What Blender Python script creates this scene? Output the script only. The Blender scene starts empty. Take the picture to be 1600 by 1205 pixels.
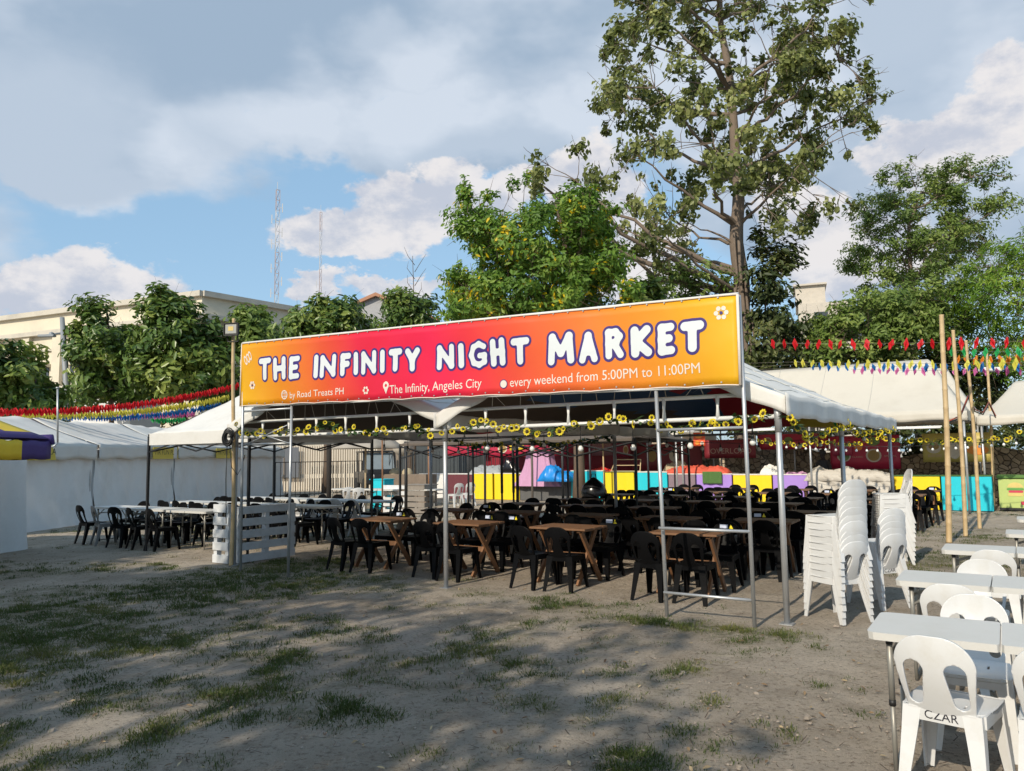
import bpy, math, random
import numpy as np
from mathutils import Vector, Matrix

random.seed(7); rng = np.random.default_rng(7)
SC = bpy.context.scene; COL = SC.collection
R = math.radians

# ------------------------------------------------------------------ camera
EYE = 1.7; FPX = 1200.0; PITCH = math.atan((712 - 602.5) / FPX); ROLL = R(0.8)
cF = Vector((0, math.cos(PITCH), math.sin(PITCH))); cU0 = Vector((0, -math.sin(PITCH), math.cos(PITCH))); cR0 = Vector((1, 0, 0))
cU = cU0 * math.cos(ROLL) + cR0 * math.sin(ROLL); cR = cR0 * math.cos(ROLL) - cU0 * math.sin(ROLL)
cam_d = bpy.data.cameras.new('camera'); cam = bpy.data.objects.new('camera', cam_d); COL.objects.link(cam)
cam.matrix_world = Matrix(((cR.x, cU.x, -cF.x, 0), (cR.y, cU.y, -cF.y, 0), (cR.z, cU.z, -cF.z, EYE), (0, 0, 0, 1)))
cam_d.sensor_width = 36; cam_d.lens = FPX / 1600 * 36; cam_d.clip_end = 3000; cam_d.clip_start = 0.05
SC.camera = cam
def ray(px, py): return cF + cR * ((px - 800) / FPX) + cU * ((602.5 - py) / FPX)
def gp(px, py, z=0.0):
    d = ray(px, py); return Vector((0, 0, EYE)) + d * ((z - EYE) / d.z)
def at(px, py, Y):
    d = ray(px, py); return Vector((0, 0, EYE)) + d * (Y / d.y)

# ------------------------------------------------------------------ sun, sky, exposure
SUN_EL = R(33)
sv = Vector((-0.554 * math.cos(SUN_EL), -0.833 * math.cos(SUN_EL), math.sin(SUN_EL)))
sun_d = bpy.data.lights.new('sun', 'SUN'); sun_d.energy = 3.4; sun_d.angle = R(0.55); sun_d.color = (1.0, 0.90, 0.74)
sun = bpy.data.objects.new('sun', sun_d); COL.objects.link(sun); sun.rotation_euler = sv.to_track_quat('Z', 'Y').to_euler()
SC.view_settings.view_transform = 'Standard'; SC.view_settings.look = 'None'
SC.view_settings.exposure = 0.36; SC.view_settings.gamma = 1.0
SC.cycles.max_bounces = 6; SC.cycles.transparent_max_bounces = 8
SC.cycles.use_adaptive_sampling = True

SKY_STRENGTH = 0.15
def build_world():
    w = bpy.data.worlds.new('World'); SC.world = w; w.use_nodes = True
    nt = w.node_tree; N = nt.nodes; Lk = nt.links; N.clear()
    def mth(op, a, b=None, c=None, clamp=False):
        n = N.new('ShaderNodeMath'); n.operation = op; n.use_clamp = clamp
        for i, v in enumerate((a, b, c)):
            if v is None: continue
            if isinstance(v, (int, float)): n.inputs[i].default_value = v
            else: Lk.new(v, n.inputs[i])
        return n.outputs[0]
    def noise(vec, scale, detail, rough=0.55, off=None):
        if off is not None:
            m = N.new('ShaderNodeVectorMath'); m.operation = 'ADD'; Lk.new(vec, m.inputs[0]); m.inputs[1].default_value = off; vec = m.outputs[0]
        n = N.new('ShaderNodeTexNoise'); n.inputs['Scale'].default_value = scale; n.inputs['Detail'].default_value = detail
        n.inputs['Roughness'].default_value = rough; Lk.new(vec, n.inputs['Vector']); return n.outputs['Fac']
    def mapr(v, a, b, c=0.0, d=1.0, smooth=True):
        n = N.new('ShaderNodeMapRange'); n.interpolation_type = 'SMOOTHSTEP' if smooth else 'LINEAR'
        Lk.new(v, n.inputs[0]); n.inputs[1].default_value = a; n.inputs[2].default_value = b; n.inputs[3].default_value = c; n.inputs[4].default_value = d
        return n.outputs[0]
    def mix(f, a, b):
        n = N.new('ShaderNodeMix'); n.data_type = 'RGBA'
        if isinstance(f, float): n.inputs[0].default_value = f
        else: Lk.new(f, n.inputs[0])
        for s, v in ((6, a), (7, b)):
            if isinstance(v, tuple): n.inputs[s].default_value = (*v, 1)
            else: Lk.new(v, n.inputs[s])
        return n.outputs[2]
    sky = N.new('ShaderNodeTexSky'); sky.sky_type = 'NISHITA'; sky.sun_disc = False
    sky.sun_elevation = SUN_EL; sky.sun_rotation = math.atan2(sv.x, sv.y); sky.air_density = 1.0; sky.dust_density = 1.2; sky.ozone_density = 1.0
    tc = N.new('ShaderNodeTexCoord'); g = tc.outputs['Generated']
    sp = N.new('ShaderNodeSeparateXYZ'); Lk.new(g, sp.inputs[0])
    az = mth('ARCTAN2', sp.outputs[0], sp.outputs[1]); el = mth('ARCSINE', sp.outputs[2])
    # stretch the noise domain: clouds are wider than they are tall
    cb = N.new('ShaderNodeCombineXYZ'); Lk.new(az, cb.inputs[0]); Lk.new(mth('MULTIPLY', el, 1.5), cb.inputs[1])
    P = cb.outputs[0]
    P_sheet = N.new('ShaderNodeCombineXYZ'); Lk.new(az, P_sheet.inputs[0]); Lk.new(mth('MULTIPLY', el, 1.9), P_sheet.inputs[1]); P_sheet = P_sheet.outputs[0]
    def dirpx(px, py):
        d = ray(px, py).normalized(); return math.atan2(d.x, d.y), math.asin(d.z)
    def field(blobs, azv, elv):
        out = None
        for px, py, rx, ry in blobs:
            a0, e0 = dirpx(px, py)
            dx = mth('MULTIPLY', mth('SUBTRACT', azv, a0), FPX / rx); dy = mth('MULTIPLY', mth('SUBTRACT', elv, e0), FPX / ry)
            f = mth('SUBTRACT', 1.0, mth('SQRT', mth('ADD', mth('MULTIPLY', dx, dx), mth('MULTIPLY', dy, dy))))
            out = f if out is None else mth('MAXIMUM', out, f)
        return out
    # layer 1: broad grey-white sheet
    wA = mth('MULTIPLY', mth('SUBTRACT', noise(P, 5.0, 5), 0.5), 0.30)
    azA = mth('ADD', az, wA); elA = mth('ADD', el, mth('MULTIPLY', mth('SUBTRACT', noise(P, 6.0, 5, 0.55, (3.1, 7.7, 1)), 0.5), 0.16))
    sheet = field([(60, 110, 400, 165), (560, 50, 640, 145), (900, 130, 330, 150), (700, 215, 420, 55), (100, 240, 180, 62), (1330, 60, 520, 240), (1600, 200, 330, 220), (600, -250, 1500, 260), (1300, 330, 220, 90), (0, 545, 110, 26), (2600, 250, 500, 260), (-900, 200, 500, 200)], azA, elA)
    nS = noise(P_sheet, 4.2, 6, 0.55)
    dS = mapr(mth('ADD', sheet, mth('MULTIPLY', mth('SUBTRACT', nS, 0.5), 0.9)), -0.02, 0.30)
    nS2 = noise(P_sheet, 3.0, 5, 0.5, (9.3, 2.2, 0)); nS3 = noise(P_sheet, 3.0, 5, 0.5, (9.24, 2.36, 0))
    lit = mapr(mth('ADD', mth('MULTIPLY', mth('SUBTRACT', nS2, nS3), 2.6), mth('MULTIPLY', mth('SUBTRACT', nS2, 0.5), 0.9)), -0.33, 0.36)
    brightA = field([(30, 210, 190, 130), (640, 100, 110, 60), (700, 200, 380, 50), (1250, 60, 330, 160), (1500, 230, 230, 110), (170, 285, 150, 60)], azA, elA)
    litA = mth('ADD', mth('MULTIPLY', lit, 0.62), mth('MULTIPLY', mapr(brightA, -0.35, 0.6), 0.50), clamp=True)
    cA = mix(litA, (1.85, 2.4, 3.1), (3.5, 3.85, 4.35))
    # layer 2: cumulus heaps with crisp edges
    nB = noise(P, 9.0, 9, 0.62); nBs = noise(P, 9.0, 9, 0.62, (0.035, -0.055, 0))
    azB = mth('ADD', az, mth('MULTIPLY', mth('SUBTRACT', noise(P, 11.0, 6, 0.6, (1.7, 4.0, 2)), 0.5), 0.12))
    elB = mth('ADD', el, mth('MULTIPLY', mth('SUBTRACT', noise(P, 11.0, 6, 0.6, (8.1, 0.3, 5)), 0.5), 0.10))
    cum = field([(535, 368, 115, 46), (630, 330, 100, 66), (705, 300, 75, 60), (630, 448, 90, 24), (800, 300, 60, 48), (90, 455, 190, 55), (200, 465, 80, 44), (500, 450, 50, 22), (930, 300, 90, 90), (1010, 420, 100, 80), (1430, 245, 80, 50), (1540, 190, 80, 60), (1330, 400, 120, 80), (1590, 150, 70, 60), (1230, 330, 70, 60)], azB, elB)
    dB = mapr(mth('ADD', cum, mth('MULTIPLY', mth('SUBTRACT', nB, 0.5), 1.0)), 0.03, 0.24)
    litB = mapr(mth('ADD', mth('MULTIPLY', mth('SUBTRACT', nB, nBs), 1.6), mth('MULTIPLY', mth('SUBTRACT', nB, 0.5), 0.7)), -0.30, 0.26)
    cB = mix(litB, (2.9, 3.1, 3.6), (4.45, 4.3, 4.3))
    base = mix(0.65, sky.outputs[0], (1.65, 2.8, 3.9))
    c = mix(mth('MULTIPLY', dS, 0.93), base, cA)
    c = mix(mth('MULTIPLY', dB, 0.95), c, cB)
    bg = N.new('ShaderNodeBackground'); bg.inputs[1].default_value = SKY_STRENGTH; Lk.new(c, bg.inputs[0])
    o = N.new('ShaderNodeOutputWorld'); Lk.new(bg.outputs[0], o.inputs[0])
build_world()

# ------------------------------------------------------------------ market frame: u along the banner, v into the market
OC = Vector((-0.82, 9.95, 0)); UA = Vector((0.835, -0.55, 0)).normalized(); VB = Vector((0.55, 0.835, 0)).normalized()
ANG = math.atan2(UA.y, UA.x)
def W(u, v, z=0.0): return OC + UA * u + VB * v + Vector((0, 0, z))
def uv_of(p): q = Vector((p.x, p.y, 0)) - OC; return q.dot(UA), q.dot(VB)
def on_v(px, py, v):
    """market-frame (u, z) of the sight line through a pixel at depth v"""
    d = ray(px, py); e = Vector((0, 0, EYE)); t = (v - (Vector((0, 0, 0)) - OC).dot(VB)) / d.dot(VB); p = e + d * t
    return uv_of(p)[0], p.z

# ------------------------------------------------------------------ helpers
LABELS = {}
def tag(o, label=None, cat=None, group=None, kind=None):
    if label:
        o['label'] = label
        n = len(label.split())
        if n < 4 or n > 16: print('LABEL LEN', n, label)
        if label in LABELS and not (group and LABELS[label] == group): print('DUP LABEL', label)
        LABELS[label] = group
    if cat: o['category'] = cat
    if group: o['group'] = group
    if kind: o['kind'] = kind
    return o
def empty(name, loc, rz=0.0, label=None, cat=None, group=None, kind=None):
    o = bpy.data.objects.new(name, None); COL.objects.link(o); o.location = loc; o.rotation_euler = (0, 0, rz); o.empty_display_size = 0.1
    return tag(o, label, cat, group, kind)
def kids(o): return [c for c in bpy.data.objects if c.parent == o]
CH = {}
def link_parent(o, p):
    o.parent = p; CH.setdefault(p.name, []).append(o)
def dup(root, loc, rz=0.0, label=None, group=None, tilt=None):
    r = root.copy(); COL.objects.link(r); r.location = loc; r.rotation_euler = (tilt[0], tilt[1], rz) if tilt else (0, 0, rz)
    if label: tag(r, label, None, group)
    for ch in CH.get(root.name, []):
        c = ch.copy(); COL.objects.link(c); link_parent(c, r)
        for gch in CH.get(ch.name, []):
            d = gch.copy(); COL.objects.link(d); link_parent(d, c)
    return r

class MB:
    def __init__(s): s.v = []; s.f = []; s.m = []; s.sm = []
    def add(s, vs, fs, mi=0, smooth=False):
        b = len(s.v); s.v += [tuple(x) for x in vs]
        for f in fs: s.f.append(tuple(i + b for i in f)); s.m.append(mi); s.sm.append(smooth)
        return s
    def hexa(s, p, mi=0):   # 8 points: bottom ring 0-3, top ring 4-7
        return s.add(p, [(3, 2, 1, 0), (4, 5, 6, 7), (0, 1, 5, 4), (1, 2, 6, 5), (2, 3, 7, 6), (3, 0, 4, 7)], mi)
    def box(s, c, d, mi=0, M=None, bev=0.0):
        cx, cy, cz = c; x, y, z = d[0] / 2, d[1] / 2, d[2] / 2
        if bev > 0:
            b = min(bev, x * .45, y * .45, z * .45); rings = []
            for zz, ins in ((-z, b), (-z + b, 0), (z - b, 0), (z, b)):
                X, Y = x - ins, y - ins
                rings.append([(q[0], q[1], zz) for q in ((X - b, -Y), (X, -Y + b), (X, Y - b), (X - b, Y), (-X + b, Y), (-X, Y - b), (-X, -Y + b), (-X + b, -Y))])
            vs = [q for r_ in rings for q in r_]; fs = []
            for k in range(3):
                for i in range(8): j = (i + 1) % 8; fs.append((k * 8 + i, k * 8 + j, k * 8 + 8 + j, k * 8 + 8 + i))
            fs.append(tuple(range(7, -1, -1))); fs.append(tuple(24 + i for i in range(8)))
        else:
            vs = [(-x, -y, -z), (x, -y, -z), (x, y, -z), (-x, y, -z), (-x, -y, z), (x, -y, z), (x, y, z), (-x, y, z)]
            fs = [(3, 2, 1, 0), (4, 5, 6, 7), (0, 1, 5, 4), (1, 2, 6, 5), (2, 3, 7, 6), (3, 0, 4, 7)]
        out = []
        for q in vs:
            q = Vector(q)
            if M is not None: q = M @ q
            out.append((q.x + cx, q.y + cy, q.z + cz))
        return s.add(out, fs, mi)
    def bar(s, p0, p1, w, h, mi=0, up=(0, 0, 1)):
        p0, p1 = Vector(p0), Vector(p1); d = (p1 - p0).normalized(); up = Vector(up)
        if abs(d.dot(up)) > 0.98: up = Vector((1, 0, 0))
        sd = d.cross(up).normalized(); u2 = sd.cross(d).normalized(); a, b = sd * (w / 2), u2 * (h / 2)
        return s.hexa([p0 - a - b, p0 + a - b, p1 + a - b, p1 - a - b, p0 - a + b, p0 + a + b, p1 + a + b, p1 - a + b], mi)
    def tube(s, pts, r, n=8, mi=0, cap=True, smooth=True):
        pts = [Vector(p) for p in pts]; k = len(pts)
        rs = list(r) if hasattr(r, '__len__') else [r] * k
        vs = []; fs = []; prev = None
        for i, p in enumerate(pts):
            t = (pts[min(i + 1, k - 1)] - pts[max(i - 1, 0)]).normalized()
            if prev is None:
                a = Vector((1, 0, 0)) if abs(t.x) < 0.9 else Vector((0, 1, 0)); a = (a - t * a.dot(t)).normalized()
            else: a = (prev - t * prev.dot(t)).normalized()
            prev = a; b = t.cross(a)
            for j in range(n):
                th = 2 * math.pi * j / n; vs.append(p + (a * math.cos(th) + b * math.sin(th)) * rs[i])
        for i in range(k - 1):
            for j in range(n): j2 = (j + 1) % n; fs.append((i * n + j, i * n + j2, (i + 1) * n + j2, (i + 1) * n + j))
        s.add(vs, fs, mi, smooth)
        if cap: b = len(s.v) - len(vs); s.f.append(tuple(b + j for j in range(n - 1, -1, -1))); s.m.append(mi); s.sm.append(False); s.f.append(tuple(b + (k - 1) * n + j for j in range(n))); s.m.append(mi); s.sm.append(False)
        return s
    def lathe(s, prof, c=(0, 0, 0), n=16, mi=0, smooth=True):
        vs = []; fs = []; k = len(prof)
        for r, z in prof:
            for j in range(n): th = 2 * math.pi * j / n; vs.append((c[0] + r * math.cos(th), c[1] + r * math.sin(th), c[2] + z))
        for i in range(k - 1):
            for j in range(n): j2 = (j + 1) % n; fs.append((i * n + j, i * n + j2, (i + 1) * n + j2, (i + 1) * n + j))
        return s.add(vs, fs, mi, smooth)
    def grid(s, fn, nu, nv, mi=0, smooth=True, mif=None):
        vs = [fn(i / nu, j / nv) for j in range(nv + 1) for i in range(nu + 1)]; b = len(s.v); s.v += [tuple(x) for x in vs]
        for j in range(nv):
            for i in range(nu):
                a = b + j * (nu + 1) + i; s.f.append((a, a + 1, a + nu + 2, a + nu + 1)); s.m.append(mif(i, j) if mif else mi); s.sm.append(smooth)
        return s
    def solid(s, fn, nu, nv, th, mi=0, mif=None):
        """a grid sheet with a second layer th below (along its own normal, roughly) and closed rims"""
        P = [[Vector(fn(i / nu, j / nv)) for i in range(nu + 1)] for j in range(nv + 1)]
        Q = []
        for j in range(nv + 1):
            row = []
            for i in range(nu + 1):
                du = P[j][min(i + 1, nu)] - P[j][max(i - 1, 0)]; dv = P[min(j + 1, nv)][i] - P[max(j - 1, 0)][i]
                n = du.cross(dv); n = n.normalized() if n.length > 1e-9 else Vector((0, 0, 1)); row.append(P[j][i] - n * th)
            Q.append(row)
        b = len(s.v); w = nu + 1; tot = w * (nv + 1)
        s.v += [tuple(x) for r_ in P for x in r_] + [tuple(x) for r_ in Q for x in r_]
        def F(*q, m=mi): s.f.append(tuple(b + x for x in q)); s.m.append(m); s.sm.append(True)
        for j in range(nv):
            for i in range(nu):
                a = j * w + i; m = mif(i, j) if mif else mi; F(a, a + 1, a + w + 1, a + w, m=m); F(tot + a + w, tot + a + w + 1, tot + a + 1, tot + a, m=m)
        for i in range(nu): F(i + 1, i, tot + i, tot + i + 1); a = nv * w + i; F(a, a + 1, tot + a + 1, tot + a)
        for j in range(nv): a = j * w; F(a, a + w, tot + a + w, tot + a); a = j * w + nu; F(a + w, a, tot + a, tot + a + w)
        return s
    def build(s, name, mats, parent=None, world=False, label=None, link=True):
        me = bpy.data.meshes.new(name); vs = s.v
        if world and parent is not None:
            Mi = (Matrix.Translation(parent.location) @ parent.rotation_euler.to_matrix().to_4x4()).inverted(); vs = [tuple(Mi @ Vector(q)) for q in vs]
        me.from_pydata(vs, [], s.f)
        for m in (mats if isinstance(mats, (list, tuple)) else [mats]): me.materials.append(m)
        me.polygons.foreach_set('material_index', s.m); me.polygons.foreach_set('use_smooth', s.sm); me.update()
        o = bpy.data.objects.new(name, me); COL.objects.link(o)
        if parent is not None: link_parent(o, parent)
        if label: o['label'] = label
        return o

def np_mesh(name, V, F, mats, parent=None, attrs=None, smooth=False):
    """quads F (n,4) over V (m,3); attrs: {name: per-face floats}"""
    me = bpy.data.meshes.new(name); me.vertices.add(len(V)); me.vertices.foreach_set('co', np.ascontiguousarray(V, np.float32).ravel())
    n, k = F.shape; me.loops.add(n * k); me.loops.foreach_set('vertex_index', np.ascontiguousarray(F, np.int32).ravel())
    me.polygons.add(n); me.polygons.foreach_set('loop_start', np.arange(0, n * k, k, dtype=np.int32)); me.polygons.foreach_set('loop_total', np.full(n, k, np.int32))
    if smooth: me.polygons.foreach_set('use_smooth', np.ones(n, bool))
    for nm, val in (attrs or {}).items():
        a = me.attributes.new(nm, 'FLOAT', 'FACE' if len(val) == n else 'POINT'); a.data.foreach_set('value', np.ascontiguousarray(val, np.float32))
    for m in (mats if isinstance(mats, (list, tuple)) else [mats]): me.materials.append(m)
    me.update(calc_edges=True); me.validate()
    o = bpy.data.objects.new(name, me); COL.objects.link(o)
    if parent is not None: link_parent(o, parent)
    return o

# 2-D distance fields -> clean filled outlines (for letters, chair backs, flags)
def seg_d(p, a, b):
    ax, ay = a; bx, by = b; dx, dy = bx - ax, by - ay; L = dx * dx + dy * dy
    t = 0 if L == 0 else max(0, min(1, ((p[0] - ax) * dx + (p[1] - ay) * dy) / L)); return math.hypot(p[0] - ax - t * dx, p[1] - ay - t * dy), t
def rrect(p, c, h, r):
    qx = abs(p[0] - c[0]) - h[0] + r; qy = abs(p[1] - c[1]) - h[1] + r
    return math.hypot(max(qx, 0), max(qy, 0)) + min(max(qx, qy), 0) - r
def march(f, x0, x1, y0, y1, n, m):
    """filled marching squares of f<0: (verts2d, faces)"""
    xs = [x0 + (x1 - x0) * i / n for i in range(n + 1)]; ys = [y0 + (y1 - y0) * j / m for j in range(m + 1)]
    val = [[f((x, y)) for x in xs] for y in ys]; V = []; idx = {}; F = []
    def key(k, x, y):
        if k not in idx: idx[k] = len(V); V.append((x, y))
        return idx[k]
    for j in range(m):
        for i in range(n):
            cs = [(i, j), (i + 1, j), (i + 1, j + 1), (i, j + 1)]; vv = [val[b][a] for a, b in cs]
            if all(q >= 0 for q in vv): continue
            poly = []
            for k in range(4):
                a, b = cs[k], cs[(k + 1) % 4]; va, vb = vv[k], vv[(k + 1) % 4]
                if va < 0: poly.append(key(('c', a), xs[a[0]], ys[a[1]]))
                if (va < 0) != (vb < 0):
                    t = va / (va - vb); e = ('e', min(a, b), max(a, b)); poly.append(key(e, xs[a[0]] + t * (xs[b[0]] - xs[a[0]]), ys[a[1]] + t * (ys[b[1]] - ys[a[1]])))
            if len(poly) >= 3: F.append(tuple(poly))
    return V, F
def plate(mb, f, box, n, m, th, warp, mi=0, smooth=True, skirt=0.0, lip=0.0):
    """solid sheet from a distance field; warp(x, y, layer) -> 3-D point, layer 0 front 1 back"""
    V, F = march(f, *box, n, m); k = len(V); E_ = {}
    for q in F:
        for i in range(len(q)): E_[(q[i], q[(i + 1) % len(q)])] = 1
    fs = [q for q in F] + [tuple(x + k for x in reversed(q)) for q in F]
    for (a, b) in E_:
        if (b, a) not in E_: fs.append((b, a, a + k, b + k))
    vs = [warp(x, y, 0) for x, y in V] + [warp(x, y, 1) for x, y in V]
    mb.add(vs, fs, mi, smooth); return mb

# ------------------------------------------------------------------ materials
MATS = {}
def mat(name, col, rough=0.6, metal=0.0, var=0.12, vscale=6.0, bump=0.0, bscale=40.0, spec=0.5, dirt=None, dscale=3.0, damt=0.5, trans=0.0, rnd=0.0, emit=None):
    if name in MATS: return MATS[name]
    m = bpy.data.materials.new(name); m.use_nodes = True; nt = m.node_tree; N = nt.nodes; Lk = nt.links; p = N['Principled BSDF']
    tc = N.new('ShaderNodeTexCoord'); no = N.new('ShaderNodeTexNoise'); no.inputs['Scale'].default_value = vscale; no.inputs['Detail'].default_value = 6; no.inputs['Roughness'].default_value = 0.65
    Lk.new(tc.outputs['Object'], no.inputs['Vector'])
    mx = N.new('ShaderNodeMix'); mx.data_type = 'RGBA'; Lk.new(no.outputs['Fac'], mx.inputs[0])
    mx.inputs[6].default_value = (*[c * (1 - var) for c in col], 1); mx.inputs[7].default_value = (*[min(1, c * (1 + var)) for c in col], 1)
    c = mx.outputs[2]
    if dirt is not None:
        n2 = N.new('ShaderNodeTexNoise'); n2.inputs['Scale'].default_value = dscale; n2.inputs['Detail'].default_value = 8; n2.inputs['Roughness'].default_value = 0.7; Lk.new(tc.outputs['Object'], n2.inputs['Vector'])
        mr = N.new('ShaderNodeMapRange'); Lk.new(n2.outputs['Fac'], mr.inputs[0]); mr.inputs[1].default_value = 0.48; mr.inputs[2].default_value = 0.75; mr.inputs[4].default_value = damt
        m2 = N.new('ShaderNodeMix'); m2.data_type = 'RGBA'; Lk.new(mr.outputs[0], m2.inputs[0]); Lk.new(c, m2.inputs[6]); m2.inputs[7].default_value = (*dirt, 1); c = m2.outputs[2]
    if rnd > 0:
        oi = N.new('ShaderNodeObjectInfo'); mr = N.new('ShaderNodeMapRange'); Lk.new(oi.outputs['Random'], mr.inputs[0]); mr.inputs[3].default_value = 1 - rnd; mr.inputs[4].default_value = 1 + rnd
        hs = N.new('ShaderNodeHueSaturation'); Lk.new(mr.outputs[0], hs.inputs['Value']); Lk.new(c, hs.inputs['Color']); c = hs.outputs[0]
    Lk.new(c, p.inputs['Base Color']); p.inputs['Roughness'].default_value = rough; p.inputs['Metallic'].default_value = metal; p.inputs['Specular IOR Level'].default_value = spec
    if bump > 0:
        n3 = N.new('ShaderNodeTexNoise'); n3.inputs['Scale'].default_value = bscale; n3.inputs['Detail'].default_value = 4; Lk.new(tc.outputs['Object'], n3.inputs['Vector'])
        b = N.new('ShaderNodeBump'); b.inputs['Strength'].default_value = bump; b.inputs['Distance'].default_value = 0.02; Lk.new(n3.outputs['Fac'], b.inputs['Height']); Lk.new(b.outputs[0], p.inputs['Normal'])
    if emit: p.inputs['Emission Color'].default_value = (*emit[0], 1); p.inputs['Emission Strength'].default_value = emit[1]
    if trans > 0:
        out = N['Material Output']; tr = N.new('ShaderNodeBsdfTranslucent'); Lk.new(c, tr.inputs['Color']); ms = N.new('ShaderNodeMixShader'); ms.inputs[0].default_value = trans
        Lk.new(p.outputs[0], ms.inputs[1]); Lk.new(tr.outputs[0], ms.inputs[2]); Lk.new(ms.outputs[0], out.inputs['Surface'])
    MATS[name] = m; return m

def leaf_mat(name, dark, mid, light, trans=0.28, rough=0.45, accent=None, acc=0.0):
    m = bpy.data.materials.new(name); m.use_nodes = True; nt = m.node_tree; N = nt.nodes; Lk = nt.links; p = N['Principled BSDF']
    at_ = N.new('ShaderNodeAttribute'); at_.attribute_name = 'tint'
    rp = N.new('ShaderNodeValToRGB'); e = rp.color_ramp.elements; e[0].position = 0.0; e[0].color = (*dark, 1); e[1].position = 1.0; e[1].color = (*light, 1)
    q = e.new(0.5); q.color = (*mid, 1)
    if accent: q = e.new(1 - acc - 0.004); q.color = (*light, 1); q = e.new(1 - acc); q.color = (*accent, 1); e[-1].color = (*accent, 1)
    Lk.new(at_.outputs['Fac'], rp.inputs[0]); c = rp.outputs[0]
    Lk.new(c, p.inputs['Base Color']); p.inputs['Roughness'].default_value = rough; p.inputs['Specular IOR Level'].default_value = 0.4
    tr = N.new('ShaderNodeBsdfTranslucent'); Lk.new(c, tr.inputs['Color']); ms = N.new('ShaderNodeMixShader'); ms.inputs[0].default_value = trans
    Lk.new(p.outputs[0], ms.inputs[1]); Lk.new(tr.outputs[0], ms.inputs[2]); Lk.new(ms.outputs[0], N['Material Output'].inputs['Surface'])
    return m

M_black = mat('black_plastic', (0.0045, 0.0045, 0.005), 0.42, var=0.3, rnd=0.2, spec=0.06)
M_white = mat('white_plastic', (0.62, 0.62, 0.615), 0.38, var=0.03, dirt=(0.45, 0.41, 0.33), dscale=6, damt=0.38, rnd=0.07)
M_grey_pl = mat('grey_plastic', (0.16, 0.155, 0.15), 0.45)
M_tabletop = mat('moulded_tabletop', (0.58, 0.565, 0.53), 0.5, var=0.03, bump=0.08, bscale=120, dirt=(0.46, 0.43, 0.37), dscale=2.5, damt=0.35)
M_tleg = mat('painted_steel_leg', (0.30, 0.29, 0.26), 0.45, 0.4, dirt=(0.2, 0.15, 0.1), damt=0.4)
M_blk_metal = mat('black_steel', (0.02, 0.02, 0.021), 0.5, 0.2)
M_galv = mat('galvanised_steel', (0.46, 0.47, 0.48), 0.42, 0.55, var=0.16, vscale=14, dirt=(0.30, 0.28, 0.25), dscale=7, damt=0.45)
M_wpaint = mat('white_painted_steel', (0.72, 0.72, 0.70), 0.45, 0.0, dirt=(0.4, 0.36, 0.3), damt=0.3)
M_bamboo = mat('bamboo', (0.50, 0.36, 0.19), 0.55, var=0.18, vscale=9, dirt=(0.26, 0.18, 0.09), dscale=5, damt=0.5)
M_pallet = mat('white_pallet_wood', (0.60, 0.61, 0.62), 0.75, var=0.12, vscale=4, dirt=(0.33, 0.31, 0.28), dscale=6, damt=0.45, bump=0.15)
M_wood = mat('oiled_wood', (0.19, 0.095, 0.046), 0.55, var=0.25, vscale=9, bump=0.1, dirt=(0.10, 0.05, 0.025), dscale=4, damt=0.4)
M_woodleg = mat('brown_timber', (0.21, 0.10, 0.045), 0.6, var=0.25, vscale=8, bump=0.1)
M_canvas = mat('white_canvas', (0.74, 0.725, 0.69), 0.75, var=0.05, vscale=1.2, trans=0.16, dirt=(0.48, 0.45, 0.39), dscale=1.4, damt=0.38, bump=0.6, bscale=2.6)
M_canvas2 = mat('cream_canvas', (0.72, 0.68, 0.60), 0.75, var=0.04, vscale=1.0, trans=0.3, dirt=(0.54, 0.49, 0.40), dscale=1.1, damt=0.32, bump=0.6, bscale=2.2)
M_wallcl = mat('white_wall_sheet', (0.76, 0.755, 0.745), 0.7, var=0.05, vscale=0.9, dirt=(0.45, 0.43, 0.40), dscale=1.2, damt=0.35, bump=0.8, bscale=2.4, trans=0.05)
def colm(name, c, **k): return mat(name, c, k.pop('rough', 0.75), **k)
M_lin = [colm('lining_brown', (0.075, 0.055, 0.043)), colm('lining_red', (0.60, 0.02, 0.03)), colm('lining_navy', (0.035, 0.09, 0.20)), colm('lining_maroon', (0.42, 0.02, 0.035)), colm('lining_green', (0.02, 0.30, 0.06)), colm('lining_olive', (0.55, 0.42, 0.04)), colm('lining_pale', (0.6, 0.42, 0.38))]

# ------------------------------------------------------------------ ground
def vnoise(x, y, seed=0):
    xi = np.floor(x).astype(np.int64); yi = np.floor(y).astype(np.int64); fx = x - xi; fy = y - yi
    fx = fx * fx * (3 - 2 * fx); fy = fy * fy * (3 - 2 * fy)
    def h(a, b):
        n = (a * 374761393 + b * 668265263 + seed * 1442695) & 0x7fffffff; n = ((n ^ (n >> 13)) * 1274126177) & 0x7fffffff; return ((n ^ (n >> 16)) & 0xffff) / 65535.0
    return (h(xi, yi) * (1 - fx) + h(xi + 1, yi) * fx) * (1 - fy) + (h(xi, yi + 1) * (1 - fx) + h(xi + 1, yi + 1) * fx) * fy
def fbm(x, y, oct=4, seed=0):
    s = 0; a = 0.5; t = 0
    for k in range(oct): s = s + a * vnoise(x * 2 ** k, y * 2 ** k, seed + k); t += a; a *= 0.55
    return s / t
def blob(x, y, cx, cy, rx, ry, rot=0.0):
    c, s_ = math.cos(rot), math.sin(rot); dx = (x - cx) * c + (y - cy) * s_; dy = -(x - cx) * s_ + (y - cy) * c
    return np.clip(1.35 - np.sqrt((dx / rx) ** 2 + (dy / ry) ** 2), 0, 1)
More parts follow.
